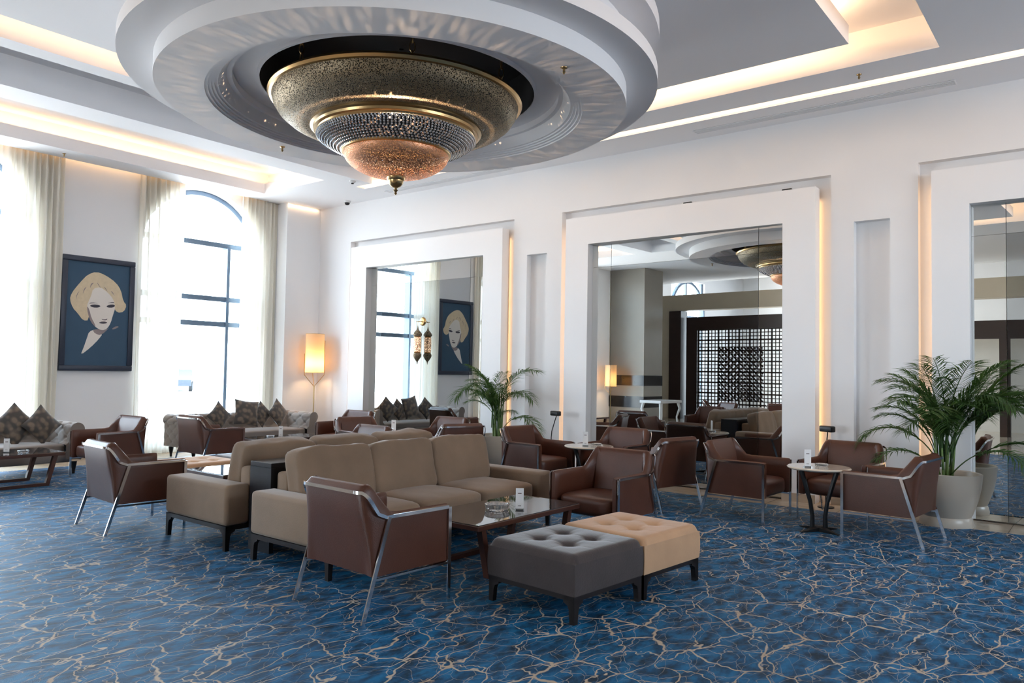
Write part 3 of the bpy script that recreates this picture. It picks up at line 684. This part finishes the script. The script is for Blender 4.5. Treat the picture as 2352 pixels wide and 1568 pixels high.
dup(K0, (7.80, 4.93, .006), -.9, 'small round table with cream top, middle of the three, before the middle mirror')
dup(K0, (7.42, 7.66, .006), .8, 'small round table farthest back, under the wall lantern')

# ------------------------------------------------------------------ things on tables
def make_card():
    root = thing('menu_card', 'x', 'menu card')
    MB().box(-.026, .026, -.0015, .0015, .0, .135).build('card', 'card', root, 0)
    MB().box(-.03, .03, -.022, .022, 0, .008).build('holder', 'glass_obj', root, 0)
    MB().box(-.012, .012, -.0021, -.0015, .100, .106).box(-.010, .010, -.0021, -.0015, .024, .027).build('print', 'ink', root, 0)
    return root
def make_ash():
    root = thing('ashtray', 'x', 'ashtray'); m = MB(); n = 32; prof = [(.01, .010), (.045, .012), (.062, .030), (.070, .034), (.076, .030), (.070, .008), (.062, 0), (.01, 0)]
    vs = []; fs = []
    for i, (r, zz) in enumerate(prof):
        for k in range(n):
            q = 1+(.05*(k % 2) if i in (3, 4, 5) else 0); vs.append((r*q*math.cos(2*PI*k/n), r*q*math.sin(2*PI*k/n), zz))
    for i in range(len(prof)-1):
        for k in range(n): fs.append((i*n+k, i*n+(k+1) % n, (i+1)*n+(k+1) % n, (i+1)*n+k))
    fs += [tuple(range(n)), tuple(range((len(prof)-1)*n, len(prof)*n))]
    m.add(vs, fs); m.build('bowl', 'glass_obj', root, 15); return root
TT, RT = .4115, .6265
c0 = make_card(); c0.location = (4.80, 3.67, TT); c0.rotation_euler = (0, 0, math.radians(-52)); tag(c0, 'white card stand on the front coffee table, beside the glass ashtray', None, 'white card stands on the tables')
c0.scale = (1.2, 1, 1.25)
for (x, y, zz, a, lab) in ((7.57, 2.30, RT, -60, 'white card stand on the rightmost round table'), (7.72, 4.93, RT, -50, 'white card stand on the middle round table'), (7.36, 7.86, RT, -50, 'white card stand on the farthest round table'),
                          (7.2, 10.25, TT, -45, 'white card stand on the coffee table before the right-hand tufted sofa'), (3.52, 10.55, TT, -35, 'white card stand on the coffee table at the left edge')):
    dup(c0, (x, y, zz), math.radians(a), lab)
a0 = make_ash(); a0.location = (4.68, 3.80, TT); a0.scale = (1.25, 1.25, 1.5); tag(a0, 'cut glass ashtray on the front coffee table', None, 'cut glass ashtrays')
for (x, y, zz, lab) in ((7.74, 2.22, RT, 'small glass ashtray on the rightmost round table'), (7.86, 4.86, RT, 'small glass ashtray on the middle round table'), (7.50, 7.62, RT, 'small glass ashtray on the farthest round table'),
                       (7.05, 10.3, TT, 'glass ashtray on the coffee table before the right-hand tufted sofa'), (3.66, 10.42, TT, 'glass ashtray on the coffee table at the left edge')):
    dup(a0, (x, y, zz), .3, lab, None, (.8, .8, .8))

# ------------------------------------------------------------------ tufted sofas under the windows
def tuft_fn(s, t, px=.15, pz=.11, dep=.028):
    """button tufting: distance to a diamond lattice of buttons and the creases between"""
    u, v = s/px, t/pz; a, b = (u+v)/2, (u-v)/2
    fa, fb = abs(a-round(a)), abs(b-round(b)); crease = math.exp(-(fa/.10)**2)+math.exp(-(fb/.10)**2)
    but = math.exp(-((a-round(a))**2+(b-round(b))**2)/.030)
    return -dep*(.30*crease+.75*but)
def make_chesterfield(W):
    root = thing('tufted_sofa', 'x', 'sofa'); D = .84
    # back roll: inside face rises then scrolls over backwards
    prof = [(.20, .40)]+[(.17-.02*k/5, .40+.18*k/5) for k in range(1, 6)]
    cy, cz, r = .06, .60, .092
    prof += [(cy+r*math.cos(a), cz+r*math.sin(a)) for a in [math.radians(-5+15*k) for k in range(0, 16)]]
    S = [0]
    for i in range(1, len(prof)): S.append(S[-1]+math.hypot(prof[i][0]-prof[i-1][0], prof[i][1]-prof[i-1][1]))
    def roll(L_, X, name):
        nu = int(L_/.018); fine = []
        m = 64
        for k in range(m):
            q = k/(m-1)*S[-1]; i = max(j for j in range(len(S)-1) if S[j] <= q+1e-9); f = (q-S[i])/max(1e-9, S[i+1]-S[i])
            a, b = prof[i], prof[i+1]; dx, dz = b[0]-a[0], b[1]-a[1]; l = math.hypot(dx, dz); fine.append((a[0]+dx*f, a[1]+dz*f, dz/l, -dx/l, q))
        def fn(u, v):
            p = fine[int(round(v*(m-1)))]; d = tuft_fn(u*L_, p[4]); return (u*L_, p[0]+p[2]*d, p[1]+p[3]*d)
        mb = MB().grid(fn, nu, m, X=X)
        e = [(p[0], p[1]) for p in fine]+[(-.0, .52), (.0, .2), (.2, .2)]
        for xx in (0, L_): mb.add([(xx, q[0], q[1]) for q in e], [tuple(range(len(e)))], X)
        mb.add([(xx, yy, zz) for xx in (0, L_) for yy, zz in ((.0, .52), (.0, .2))], [(0, 1, 3, 2)], X)
        mb.build(name, 'tuft', root, 70)
    roll(W-.1, Matrix.Translation((.05, D, 0)) @ Matrix.Rotation(0, 4, 'Z') @ Matrix.Scale(-1, 4, (0, 1, 0)), 'back')
    roll(D-.02, Matrix.Translation((0, .02, 0)) @ Matrix(((0, 1, 0, 0), (1, 0, 0, 0), (0, 0, 1, 0), (0, 0, 0, 1))), 'arm')
    roll(D-.02, Matrix.Translation((W, .02, 0)) @ Matrix(((0, -1, 0, 0), (1, 0, 0, 0), (0, 0, 1, 0), (0, 0, 0, 1))), 'arm')
    # quilted outer side of the arms
    for x, s in ((0, -1), (W, 1)):
        MB().grid(lambda u, v: (x+s*(.012+tuft_fn(u*(D-.04), v*.44, .11, .09, .012)), .03+u*(D-.04), .18+v*.40), 60, 34).build('side_panel', 'tuft', root, 70)
    MB().rbox(.12, W-.12, .03, D-.12, .16, .30, .02, 2).build('seat_base', 'tuft', root, 50)
    MB().puff((W/2, .36, .345), (W/2-.17, .33, .065), 8, 10, (0, 0, .15)).build('seat_cushion', 'tuft', root, 60)
    for x in (.08, W/2, W-.08):
        for y in (.06, D-.08): MB().lathe([(.018, 0), (.022, .05), (.035, .12), (.04, .165)], 12, (x, y), True, True).build('leg', 'dark_wood', root)
    return root
CF = make_chesterfield(2.42); CF.location = (6.36, 11.40, .006); tag(CF, 'grey button-tufted rolled-arm sofa under the window right of the portrait', None, 'tufted sofas under the windows')
dup(CF, (2.20, 11.10, .006), 0, 'grey button-tufted rolled-arm sofa under the window left of the portrait')
def make_cushion():
    m = MB(); n = 18
    for s in (1, -1):
        def fn(u, v):
            x, y = 2*u-1, 2*v-1; k = 1-.09*(1-abs(x)**1.5)*abs(y)**3; k2 = 1-.09*(1-abs(y)**1.5)*abs(x)**3
            return (x*.20*k2, s*.065*((1-x*x)*(1-y*y))**.45, y*.20*k)
        m.grid(fn, n, n)
    o = m.build('throw_cushion', 'brocade', None, 60); return o
cu = make_cushion(); tag(cu, 'brown brocade cushion, big one in the middle of the right tufted sofa', 'cushion', 'brocade cushions on the tufted sofas')
cu.location = (7.58, 11.80, .70); cu.rotation_euler = (-.25, math.radians(8), -.1); cu.scale = (1.12, 1, 1.12)
for (x, y, zz, ry, s, lab) in ((7.10, 11.85, .665, 45, .9, 'brown brocade cushion on its corner, leftmost on the right tufted sofa'), (7.90, 11.83, .665, 45, .85, 'small brown brocade cushion on its corner, right of the big one'),
                               (8.22, 11.8, .68, 45, .95, 'brown brocade cushion on its corner, nearest the right arm of the tufted sofa'),
                               (3.92, 11.50, .67, 45, 1.08, 'brown brocade cushion cut by the left photo edge'), (4.22, 11.42, .665, 45, 1.0, 'brown brocade cushion on its corner against the left sofa arm')):
    c = cu.copy(); C.objects.link(c); c.location = (x, y, zz); c.rotation_euler = (-.25, math.radians(ry), random.uniform(-.2, .2)); c.scale = (s, 1, s); c['label'] = lab

# ------------------------------------------------------------------ portrait
pc = thing('portrait', 'large framed painting of a blond woman on a deep blue ground', 'painting', (5.43, WY-.045, 2.295))
PW, PH = 1.115, 1.80
m = MB(); b_ = .085
for (x0, x1, z0, z1) in ((-PW/2, PW/2, PH/2-b_, PH/2), (-PW/2, PW/2, -PH/2, -PH/2+b_), (-PW/2, -PW/2+b_, -PH/2+b_, PH/2-b_), (PW/2-b_, PW/2, -PH/2+b_, PH/2-b_)): m.rbox(x0, x1, -.03, .04, z0, z1, .012, 2)
m.build('frame', 'pframe', pc, 30)
MB().box(-PW/2+.05, PW/2-.05, -.005, .02, -PH/2+.05, PH/2-.05).build('canvas', 'canvas', pc, 0)
def cv(x, y):      # picture coordinates to canvas coordinates
    v_ = (y-170)/1195.; xl = 150-65*v_; u = (x-xl)/(705-0*v_); v = (y-(170+85*u))/(1195-75*u); return (-PW/2+b_+u*(PW-2*b_), PH/2-b_-v*(PH-2*b_))
def shape(pts, mi, lay, fig):
    fig.cur = mi; q = [cv(*p) for p in pts]; n = len(q)
    out = []                                                  # smooth the outline with one Chaikin pass
    for i in range(n):
        a, b = q[i], q[(i+1) % n]; out += [(a[0]*.75+b[0]*.25, a[1]*.75+b[1]*.25), (a[0]*.25+b[0]*.75, a[1]*.25+b[1]*.75)]
    fig.prism([(p[0], -.005-lay*.0008, p[1]) for p in out], (0, -.0008, 0))
fig = MB()
shape([(365, 985), (440, 960), (520, 1010), (470, 1075), (380, 1165), (265, 1255), (300, 1170), (340, 1060)], 1, 0, fig)
shape([(400, 960), (560, 960), (600, 940), (500, 1030), (430, 1010)], 2, 1, fig)
shape([(455, 305), (560, 345), (680, 430), (740, 520), (762, 640), (805, 690), (770, 765), (690, 775), (640, 700), (600, 560), (430, 500), (380, 640), (365, 860), (300, 862), (240, 775), (190, 720), (158, 620), (180, 550), (240, 470), (300, 400), (360, 340)], 0, 2, fig)
shape([(415, 500), (500, 480), (580, 540), (650, 620), (668, 720), (640, 800), (612, 890), (570, 955), (510, 975), (440, 940), (385, 880), (352, 780), (345, 690), (365, 640), (395, 580)], 1, 3, fig)
shape([(345, 690), (352, 780), (385, 880), (440, 940), (430, 900), (392, 830), (372, 740)], 2, 4, fig)
for pts in ([(372, 690), (420, 678), (480, 685), (500, 700), (470, 716), (410, 714)], [(560, 700), (600, 682), (650, 680), (668, 696), (640, 716), (585, 716)], [(500, 840), (540, 852), (580, 838), (560, 858), (530, 860)], [(470, 884), (525, 876), (582, 884), (540, 898), (500, 896)], [(360, 670), (400, 655), (480, 668), (430, 664)], [(570, 668), (640, 650), (665, 665), (620, 662)]): shape(pts, 3, 5, fig)
shape([(620, 960), (660, 930), (700, 925), (705, 938), (650, 962)], 2, 1, fig)
shape([(505, 870), (545, 870), (560, 877), (520, 880), (490, 880)], 2, 6, fig)
for k in range(6):
    x0 = 220+k*80; shape([(x0, 640-70*k if k < 3 else 430+50*(k-3)), (x0+14, 560-60*k if k < 3 else 440+45*(k-3)), (x0+50, 520-45*k if k < 3 else 500+45*(k-3)), (x0+20, 570-55*k if k < 3 else 465+45*(k-3))], 2, 3, fig)
fig.build('painted_figure', ['hair', 'skin', 'shade_paint', 'line_paint'], pc, 0)

# ------------------------------------------------------------------ floor lamps
def floor_lamp(loc, zb, zt, r, label, lit=60):
    fl = thing('floor_lamp', label, 'floor lamp', loc)
    MB().lathe([(r, zb), (r, zt)], 40).build('shade', 'shade', fl)
    MB().lathe([(.001, 0), (.14, 0), (.14, .015), (.001, .022)], 32).build('base', 'copper', fl)
    MB().tube([(0, 0, .02), (0, 0, zb-.25)], .011, 8).build('pole', 'brass', fl)
    for a, h in ((-.5, zt-.12), (-.5+PI, zt-.38), (-.5+PI/2, zt-.3)):
        d = Vector((math.cos(a), math.sin(a), 0)); MB().tube([Vector((0, 0, zb-.27)), d*.02+Vector((0, 0, zb-.24)), d*(r+.01)+Vector((0, 0, zb-.04)), d*(r+.012)+Vector((0, 0, zb)), d*(r+.012)+Vector((0, 0, h))], .006, 8).build('arm', 'brass', fl)
    for zz in (zb, zt): MB().tube([(r*math.cos(2*PI*k/32), r*math.sin(2*PI*k/32), zz) for k in range(32)], .004, 6, True).build('shade_ring', 'brass', fl)
    l = bpy.data.lights.new('lamp_bulb', 'POINT'); l.energy = lit; l.color = (1, .60, .28); l.shadow_soft_size = .05
    o = bpy.data.objects.new('lamp_bulb', l); C.objects.link(o); o.location = (loc[0], loc[1], loc[2]+zb+.18)
    return fl
floor_lamp((9.13, 11.98, 0), 1.41, 2.15, .175, 'lit floor lamp with tall parchment shade on forked brass arms in the corner', 13)
floor_lamp((-.45, 12.35, 0), 1.10, 1.74, .17, 'lit floor lamp by the stone-clad column, seen in the middle mirror', 12)

# ------------------------------------------------------------------ wall lantern on the left mirror
sc_ = thing('wall_lantern', 'brass lantern hanging on a wall bracket fixed to the left mirror', 'wall lamp', (XM, 9.39, 2.34))
RY = Matrix.Rotation(-PI/2, 4, 'Y')
MB().lathe([(.001, .035), (.055, .03), (.075, .012), (.078, 0), (.001, 0)], 32, X=RY).build('backplate', 'copper', sc_)
MB().tube([(-.02, 0, 0), (-.08, 0, .0), (-.125, 0, -.01)], .008, 8).tube([(-.125, -.04, -.01), (-.125, .04, -.01)], .006, 6).tube([(-.125, 0, -.01), (-.125, 0, -.09)], .003, 6).build('bracket', 'brass', sc_)
LX = -.125
MB().lathe([(.004, -.08), (.012, -.12), (.02, -.15), (.055, -.19), (.078, -.225), (.072, -.25), (.055, -.262)], 24, (LX, 0)).build('cap', 'pierced', sc_)
MB().lathe([(.052, -.262), (.058, -.27), (.052, -.28)], 24, (LX, 0)).lathe([(.052, -.53), (.06, -.54), (.052, -.552)], 24, (LX, 0)).build('collar', 'copper', sc_)
MB().lathe([(.060, -.278), (.064, -.40), (.060, -.532)], 24, (LX, 0)).build('glass', 'lantern', sc_)
MB().lathe([(.058, -.552), (.074, -.58), (.070, -.61), (.042, -.66), (.012, -.70), (.004, -.74), (.001, -.75)], 24, (LX, 0)).build('pendant_tip', 'pierced', sc_)

# ------------------------------------------------------------------ uplight heads on goosenecks
def gooseneck(loc, zt, bend, label, head_rz):
    t = thing('gooseneck_light', label, 'light', loc)
    bx, by = bend
    MB().tube([(0, 0, .01), (0, 0, .55), (bx*.1, by*.1, .64), (bx*.7, by*.7, zt-.1), (bx, by, zt-.03), (bx*.9, by*.9, zt+.0)], .007, 8).build('stem', 'black', t)
    MB().lathe([(.001, 0), (.09, 0), (.09, .012), (.001, .016)], 24).build('base', 'black', t)
    X = Matrix.Translation((bx*.8, by*.8, zt)) @ Matrix.Rotation(head_rz, 4, 'Z')
    MB().rbox(-.085, .085, -.04, .04, -.035, .035, .015, 3, X).build('head', 'black', t)
    return t
gooseneck((9.13, 6.42, 0), .90, (0, -.09), 'black gooseneck light rising behind the armchair beside the left palm', 1.3)
gooseneck((9.16, 2.58, 0), .90, (0, -.02), 'black gooseneck light behind the armchair at the right round table', PI/2-.4)

# ------------------------------------------------------------------ palms in pots
def make_pot():
    root = thing('planter', 'x', 'planter')
    MB().lathe([(.245, 0), (.25, .03), (.235, .085), (.225, .10), (.24, .13), (.285, .26), (.315, .40), (.328, .535), (.318, .54), (.305, .53), (.295, .47), (.001, .47)], 48).build('bowl', 'pot', root, 40)
    MB().lathe([(.001, .478), (.15, .483), (.30, .474)], 24).build('soil', 'soil', root)
    return root
def frond(L_, droop, spread=.30, nl=44):
    """one pinnate frond rising from the origin, then arching over along +x"""
    lf = MB(); pts = []; n = 14; x = zz = 0.
    for k in range(n+1):
        pts.append(Vector((x, 0, zz))); a = math.radians(84)-droop*(k/n)**1.5; x += L_/n*math.cos(a); zz += L_/n*math.sin(a)
    lf.tube(pts, [.006*(1-.8*k/n)+.0012 for k in range(n+1)], 5)
    for i in range(nl):
        t = .30+.70*i/(nl-1); f = t*n; k = min(n-1, int(f)); p = pts[k].lerp(pts[k+1], f-k); d = (pts[k+1]-pts[k]).normalized()
        for s in (1, -1):
            ll = spread*(math.sin(PI*(.14+.76*(t-.30)/.70))**.6)*random.uniform(.8, 1.1)
            dirv = (d*random.uniform(.8, 1.25)+Vector((0, s, 0))+Vector((0, 0, random.uniform(-.1, .35)))).normalized(); side = dirv.cross(Vector((0, 0, 1))).normalized()*random.uniform(.0055, .0075)
            q1 = p+dirv*ll*.5+Vector((0, 0, -.010)); q2 = p+dirv*ll+Vector((0, 0, -ll*random.uniform(.2, .4))); v_ = Vector((0, 0, .003))
            lf.add([p-side*.4, p+side*.4, q1+side, q1-v_*1.2, q1-side, q2], [(0, 3, 4), (0, 1, 3), (1, 2, 3), (3, 2, 5), (4, 3, 5)])
    return lf
def palm(loc, label, seed, specs, stems):
    random.seed(seed); root = thing('palm', label, 'palm', loc)
    protos = [frond(1.0, math.radians(d)).build('frond', 'leaf', root, 0) for d in (60, 100, 135)]
    used = [False]*3
    for (az, L_, kind, ox, oy, oz, lean) in specs:
        p = protos[kind]
        if used[kind]: p = protos[kind].copy(); C.objects.link(p); p.parent = root
        used[kind] = True; p.location = (ox, oy, oz); p.rotation_euler = (0, math.radians(lean), math.radians(az)); p.rotation_mode = 'XYZ'; p.scale = (L_, L_, L_)
    for i, u in enumerate(used):
        if not u: bpy.data.objects.remove(protos[i])
    for (x, y, h) in stems:
        MB().tube([(x*.6, y*.6, 0), (x*.8, y*.8, h*.5), (x, y, h)], [.014, .011, .008], 8).build('cane', 'stem', root)
    return root
P0 = make_pot(); P0.location = (9.0-.02, 1.34, 0); tag(P0, 'large round cream planter at right, on the marble border', None, 'cream palm planters')
dup(P0, (9.0-.02, 7.30, 0), 0, 'round cream planter behind the left armchair, between the mirrors')
# azimuth 0 = +x (into the mirror), -90/270 = toward the right of the photo, 90 = left, 180 = toward the camera side
def crown(seed, n, reach, up):
    """fronds aimed along the wall and into the room, few towards the mirror"""
    random.seed(seed); out = []
    for i in range(n):
        az = 88+194*((i*.618) % 1) ; kind = random.choice((0, 0, 1, 1, 2)); L_ = random.uniform(.62, 1.0)*reach
        if az > 262: L_ *= 1.08
        out.append((az+random.uniform(-5, 5), L_, kind, random.uniform(-.08, .02), random.uniform(-.07, .07), up*random.uniform(.3, 1), random.uniform(-4, 16) if kind else random.uniform(-6, 8)))
    return out
spR = crown(3, 26, 1.22, .30)+[(96, 1.02, 2, 0, .04, .12, 22), (120, .85, 2, -.04, .04, .05, 34), (268, 1.25, 1, 0, -.04, .15, 6), (250, 1.0, 2, 0, -.05, .05, 34)]
st = [(random.uniform(-.1, .06), random.uniform(-.1, .1), random.uniform(.25, .5)) for _ in range(9)]
palm((8.96, 1.34, .47), 'large areca palm in the cream planter at right, doubled by the mirror', 3, spR, st)
spL = crown(8, 17, .98, .42)+[(97, 1.05, 2, 0, .04, .30, 16), (270, 1.1, 1, 0, -.03, .35, 2), (266, .95, 2, 0, -.04, .1, 34), (92, .85, 1, 0, .04, .35, 2), (180, .8, 1, -.04, 0, .3, 2)]
st = [(random.uniform(-.08, .06), random.uniform(-.1, .1), random.uniform(.55, .8)) for _ in range(14)]
palm((8.98, 7.30, .47), 'slender areca palm with bare canes in the left cream planter', 5, spL, st)

# ------------------------------------------------------------------ small ceiling and wall fittings
def sprinkler():
    root = thing('sprinkler', 'x', 'sprinkler')
    MB().lathe([(.001, 0), (.033, 0), (.030, -.008), (.012, -.014), (.012, -.04), (.018, -.045), (.009, -.055), (.009, -.062), (.001, -.062)], 16).build('body', 'brass', root); return root
s0 = sprinkler(); s0.location = (4.53, 6.56, 3.73); tag(s0, 'small sprinkler head under the ring, left of the chandelier', None, 'ceiling sprinklers')
s0.scale = (.8, .8, .8)
dup(s0, (4.53, 3.12, 3.73), 0, 'small sprinkler head under the ring, right of the chandelier'); dup(s0, (8.34, 2.02, 4.65), 0, 'sprinkler head beside the long glowing light channel'); dup(s0, (4.70, 12.30, 4.65), 0, 'sprinkler head above the curtain left of the portrait')
sm = thing('smoke_detector', 'white smoke detector on the ceiling beside the end of the light channel', 'smoke detector', (8.28, 9.98, 4.65)); MB().lathe([(.001, 0), (.055, 0), (.05, -.02), (.03, -.032), (.001, -.036)], 24).build('housing', 'white_lac', sm)
MB().lathe([(.022, -.03), (.02, -.05), (.001, -.052)], 16).build('sensor', 'black', sm)
dc = thing('dome_camera', 'small dark dome camera on the ceiling near the far corner', 'security camera', (9.22, 11.25, 4.65)); MB().lathe([(.001, 0), (.065, 0), (.065, -.03), (.05, -.035)], 24).build('housing', 'white_lac', dc)
MB().lathe([(.048, -.034), (.044, -.06), (.025, -.078), (.001, -.083)], 24).build('lens_dome', 'black', dc)
for (y0, y1, lab) in ((1.26, 4.21, 'long slotted air grille in the ceiling above the middle mirror'), (7.30, 10.05, 'long slotted air grille in the ceiling above the left mirror')):
    v = thing('air_grille', lab, 'air vent', (9.14, (y0+y1)/2, 4.65)); h = (y1-y0)/2
    MB().box(-.075, .075, -h, h, -.002, .002).build('backing', 'gap', v, 0)
    m = MB()
    for k in range(6): m.box(-.075+k*.027, -.075+k*.027+.009, -h, h, -.008, -.002)
    m.box(-.08, .08, -h-.01, -h, -.008, -.001).box(-.08, .08, h, h+.01, -.008, -.001); m.build('slats', 'ceil', v, 0)
def spot(loc, rz, lab):
    t = thing('small_spotlight', lab, 'spotlight', loc, rz, 'little spotlights on the mirror frames'); MB().rbox(-.06, .06, -.018, .018, 0, .03, .005, 1).build('body', 'black', t, 0); return t
sp0 = spot((9.40, 4.43, 3.778), PI/2, 'tiny black spotlight on top of the middle mirror frame, left one'); dup(sp0, (9.40, 3.11, 3.778), PI/2, 'tiny black spotlight on top of the middle mirror frame, right one')

# ------------------------------------------------------------------ the other side of the room (seen in the mirrors)
struct('wall_near', MB().box(-14, 3.4, -6.2, -6, 0, 5.8).box(7.6, 9.9, -6.2, -6, 0, 5.2).box(3.4, 7.6, -6.2, -6, 0, 2.85).box(3.4, 7.6, -6.2, -6, 4.1, 5.2), 'wall', 'near wall behind the camera')  # high opening cut in to let added fill light through
# stone-clad column closing the window wall
struct('wall_column', MB().box(-1.95, -.9, 11.49, 12.72, 0, T0), 'grey_stone', 'grey-brown stone-clad column at the end of the window wall', None, 0)
m = MB()
for z0, z1 in ((1.137, 1.443), (.484, .817)): m.box(-1.96, -.89, 11.48, 12.72, z0, z1)
struct('trim_6', m, 'dark_marble', 'dark marble bands on the stone column', None, 0)
m = MB().box(-4.95, -4.5, -4, 13.4, 3.66, 4.19).box(-4.95, -4.5, 12.72, 13.4, 0, 3.66).box(-4.95, -4.5, -4.4, -3.6, 0, 3.66)
struct('trim_7', m, 'beige_stone', 'beige stone beam and pier across the room', None, 0)
m = MB()
for (yy) in (4.0, 8.0): pass
struct('wall_left', MB().box(-14, -12.2, -6, 6.5, 0, 5.8).box(-14, -12.2, 11.5, 13.9, 0, 5.8).box(-14, -12.2, 6.5, 11.5, 4.45, 5.8).box(-14, -12.2, 6.5, 11.5, 0, .1), 'wall', 'far side wall of the adjoining hall', None, 0)
struct('wall_hall', MB().box(-14, -8.75, 13.6, 13.9, 0, 5.7).box(-6.15, -2.4, 13.6, 13.9, 0, 5.7).box(-8.75, -6.15, 13.6, 13.9, 5.05, 5.7).box(-2.7, -2.4, 12.72, 13.6, 0, 5.2), 'wall', 'end wall of the adjoining hall', None, 0)
m = MB()
for k in range(6): m.box(-12.15, -12.05, 6.5+k-.04, 6.5+k+.04, .1, 4.45)
for zz in (1.0, 2.6, 3.6): m.box(-12.15, -12.05, 6.5, 11.5, zz-.04, zz+.04)
m.box(-8.75, -8.65, 13.7, 13.8, 0, 5.05).box(-6.25, -6.15, 13.7, 13.8, 0, 5.05).box(-7.5, -7.4, 13.7, 13.8, 0, 5.05)
for zz in (1.0, 2.6, 3.7): m.box(-8.75, -6.15, 13.7, 13.8, zz-.04, zz+.04)
for k in range(14):
    a0, a1 = PI*k/14, PI*(k+1)/14; f_ = lambda r, a: (-7.45+r*math.cos(a), 13.6, 3.75+r*math.sin(a))
    m.prism([f_(1.2, a0), f_(1.3, a0), f_(1.3, a1), f_(1.2, a1)], (0, .1, 0))
struct('window_4', m, 'win', 'glazed front of the adjoining hall', None, 0)
# dark joinery portal with lattice
ls = thing('lattice_screen', 'dark brown wooden portal with pierced lattice panel, seen in the middle mirror', 'screen', (-4.75, 10.3, 0))
MB().box(-.15, .1, 1.45, 1.85, 0, 3.43).build('post', 'screen', ls, 0); MB().box(-.15, .1, -2.35, -1.45, 0, 3.43).build('post', 'screen', ls, 0); MB().box(-.15, .1, -1.45, 1.45, 3.0, 3.43).build('header', 'screen', ls, 0)
MB().box(-.15, .3, 1.95, 2.4, 0, 3.64).build('side_post', 'screen', ls, 0)
m = MB(); n = 24
ya, yb, za, zb_ = -1.45, 1.45, .2, 3.0
for k in range(n+1):
    yy = ya+(yb-ya)*k/n; m.box(-.03, .0, yy-(.014 if k % 3 else .028), yy+(.014 if k % 3 else .028), za, zb_)
for k in range(25):
    zz = za+(zb_-za)*k/24; m.box(-.03, .0, ya, yb, zz-(.014 if k % 3 else .026), zz+(.014 if k % 3 else .026))
for i in range(14):
    for j in range(16):
        yy, zz = -.75+i*.11, .72+j*.11
        if (i+j) % 2: m.box(-.04, .01, yy-.04, yy+.04, zz-.04, zz+.04)
        else: m.bar((-.015, yy-.05, zz-.05), (-.015, yy+.05, zz+.05), .05, .03, (1, 0, 0))
m.build('lattice', 'screen', ls, 0)
jp = thing('wooden_portal', 'dark brown framed opening across the hall, seen in the right mirror', 'screen', (-4.8, 2.4, 0))
MB().box(0, .12, -4.5, 5.4, 2.58, 3.07).build('header', 'screen', jp, 0)
for yy in (5.2, .50, -.9, -2.5): MB().box(0, .12, yy, yy+.24, 0, 2.58).build('post', 'screen', jp, 0)
struct('trim_8', MB().box(-6.9, -6.75, -2.2, 5.6, 0, 2.7), 'sill', 'pale stone partition behind the wooden opening', None, 0)
pt = thing('side_table', 'white table with curved legs by the stone column, seen in the middle mirror', 'table', (-.9, 10.9, 0))
MB().rbox(-.6, .6, -.35, .35, .66, .74, .01, 1).build('table_top', 'white_lac', pt, 0)
for sx in (1, -1):
    for sy in (1, -1): MB().tube([(sx*.5, sy*.28, .66), (sx*.54, sy*.31, .5), (sx*.47, sy*.25, .25), (sx*.5, sy*.28, .0)], [.045, .04, .025, .03], 10).build('leg', 'white_lac', pt)

# ------------------------------------------------------------------ outside
struct('ground', MB().box(12, 40, 38, 62, -.3, -.15), 'plaster_out', 'pale paving outside the windows', None, 0)
car = thing('car', 'pale car parked far outside the arched window', 'car', (26.0, 48.5, -.15), math.radians(60))
m = MB(); pr_ = [(-2.1, .35), (-2.15, .75), (-1.6, .95), (-.9, 1.42), (.7, 1.42), (1.3, 1.0), (2.1, .85), (2.15, .35)]; m.prism([(x, -.85, zz) for x, zz in pr_], (0, 1.7, 0)); m.build('body', 'carpaint', car, 30)
m = MB(); m.prism([(-1.35, -.87, 1.0), (-.85, -.87, 1.34), (.6, -.87, 1.34), (1.05, -.87, 1.0)], (0, 1.74, 0)); m.build('windows', 'black', car, 0)
for x in (-1.35, 1.35):
    for y in (-.8, .8): MB().lathe([(.001, -.1), (.32, -.1), (.32, .1), (.001, .1)], 20, X=Matrix.Translation((x, y, .32)) @ Matrix.Rotation(PI/2, 4, 'X')).build('wheel', 'tyre', car)
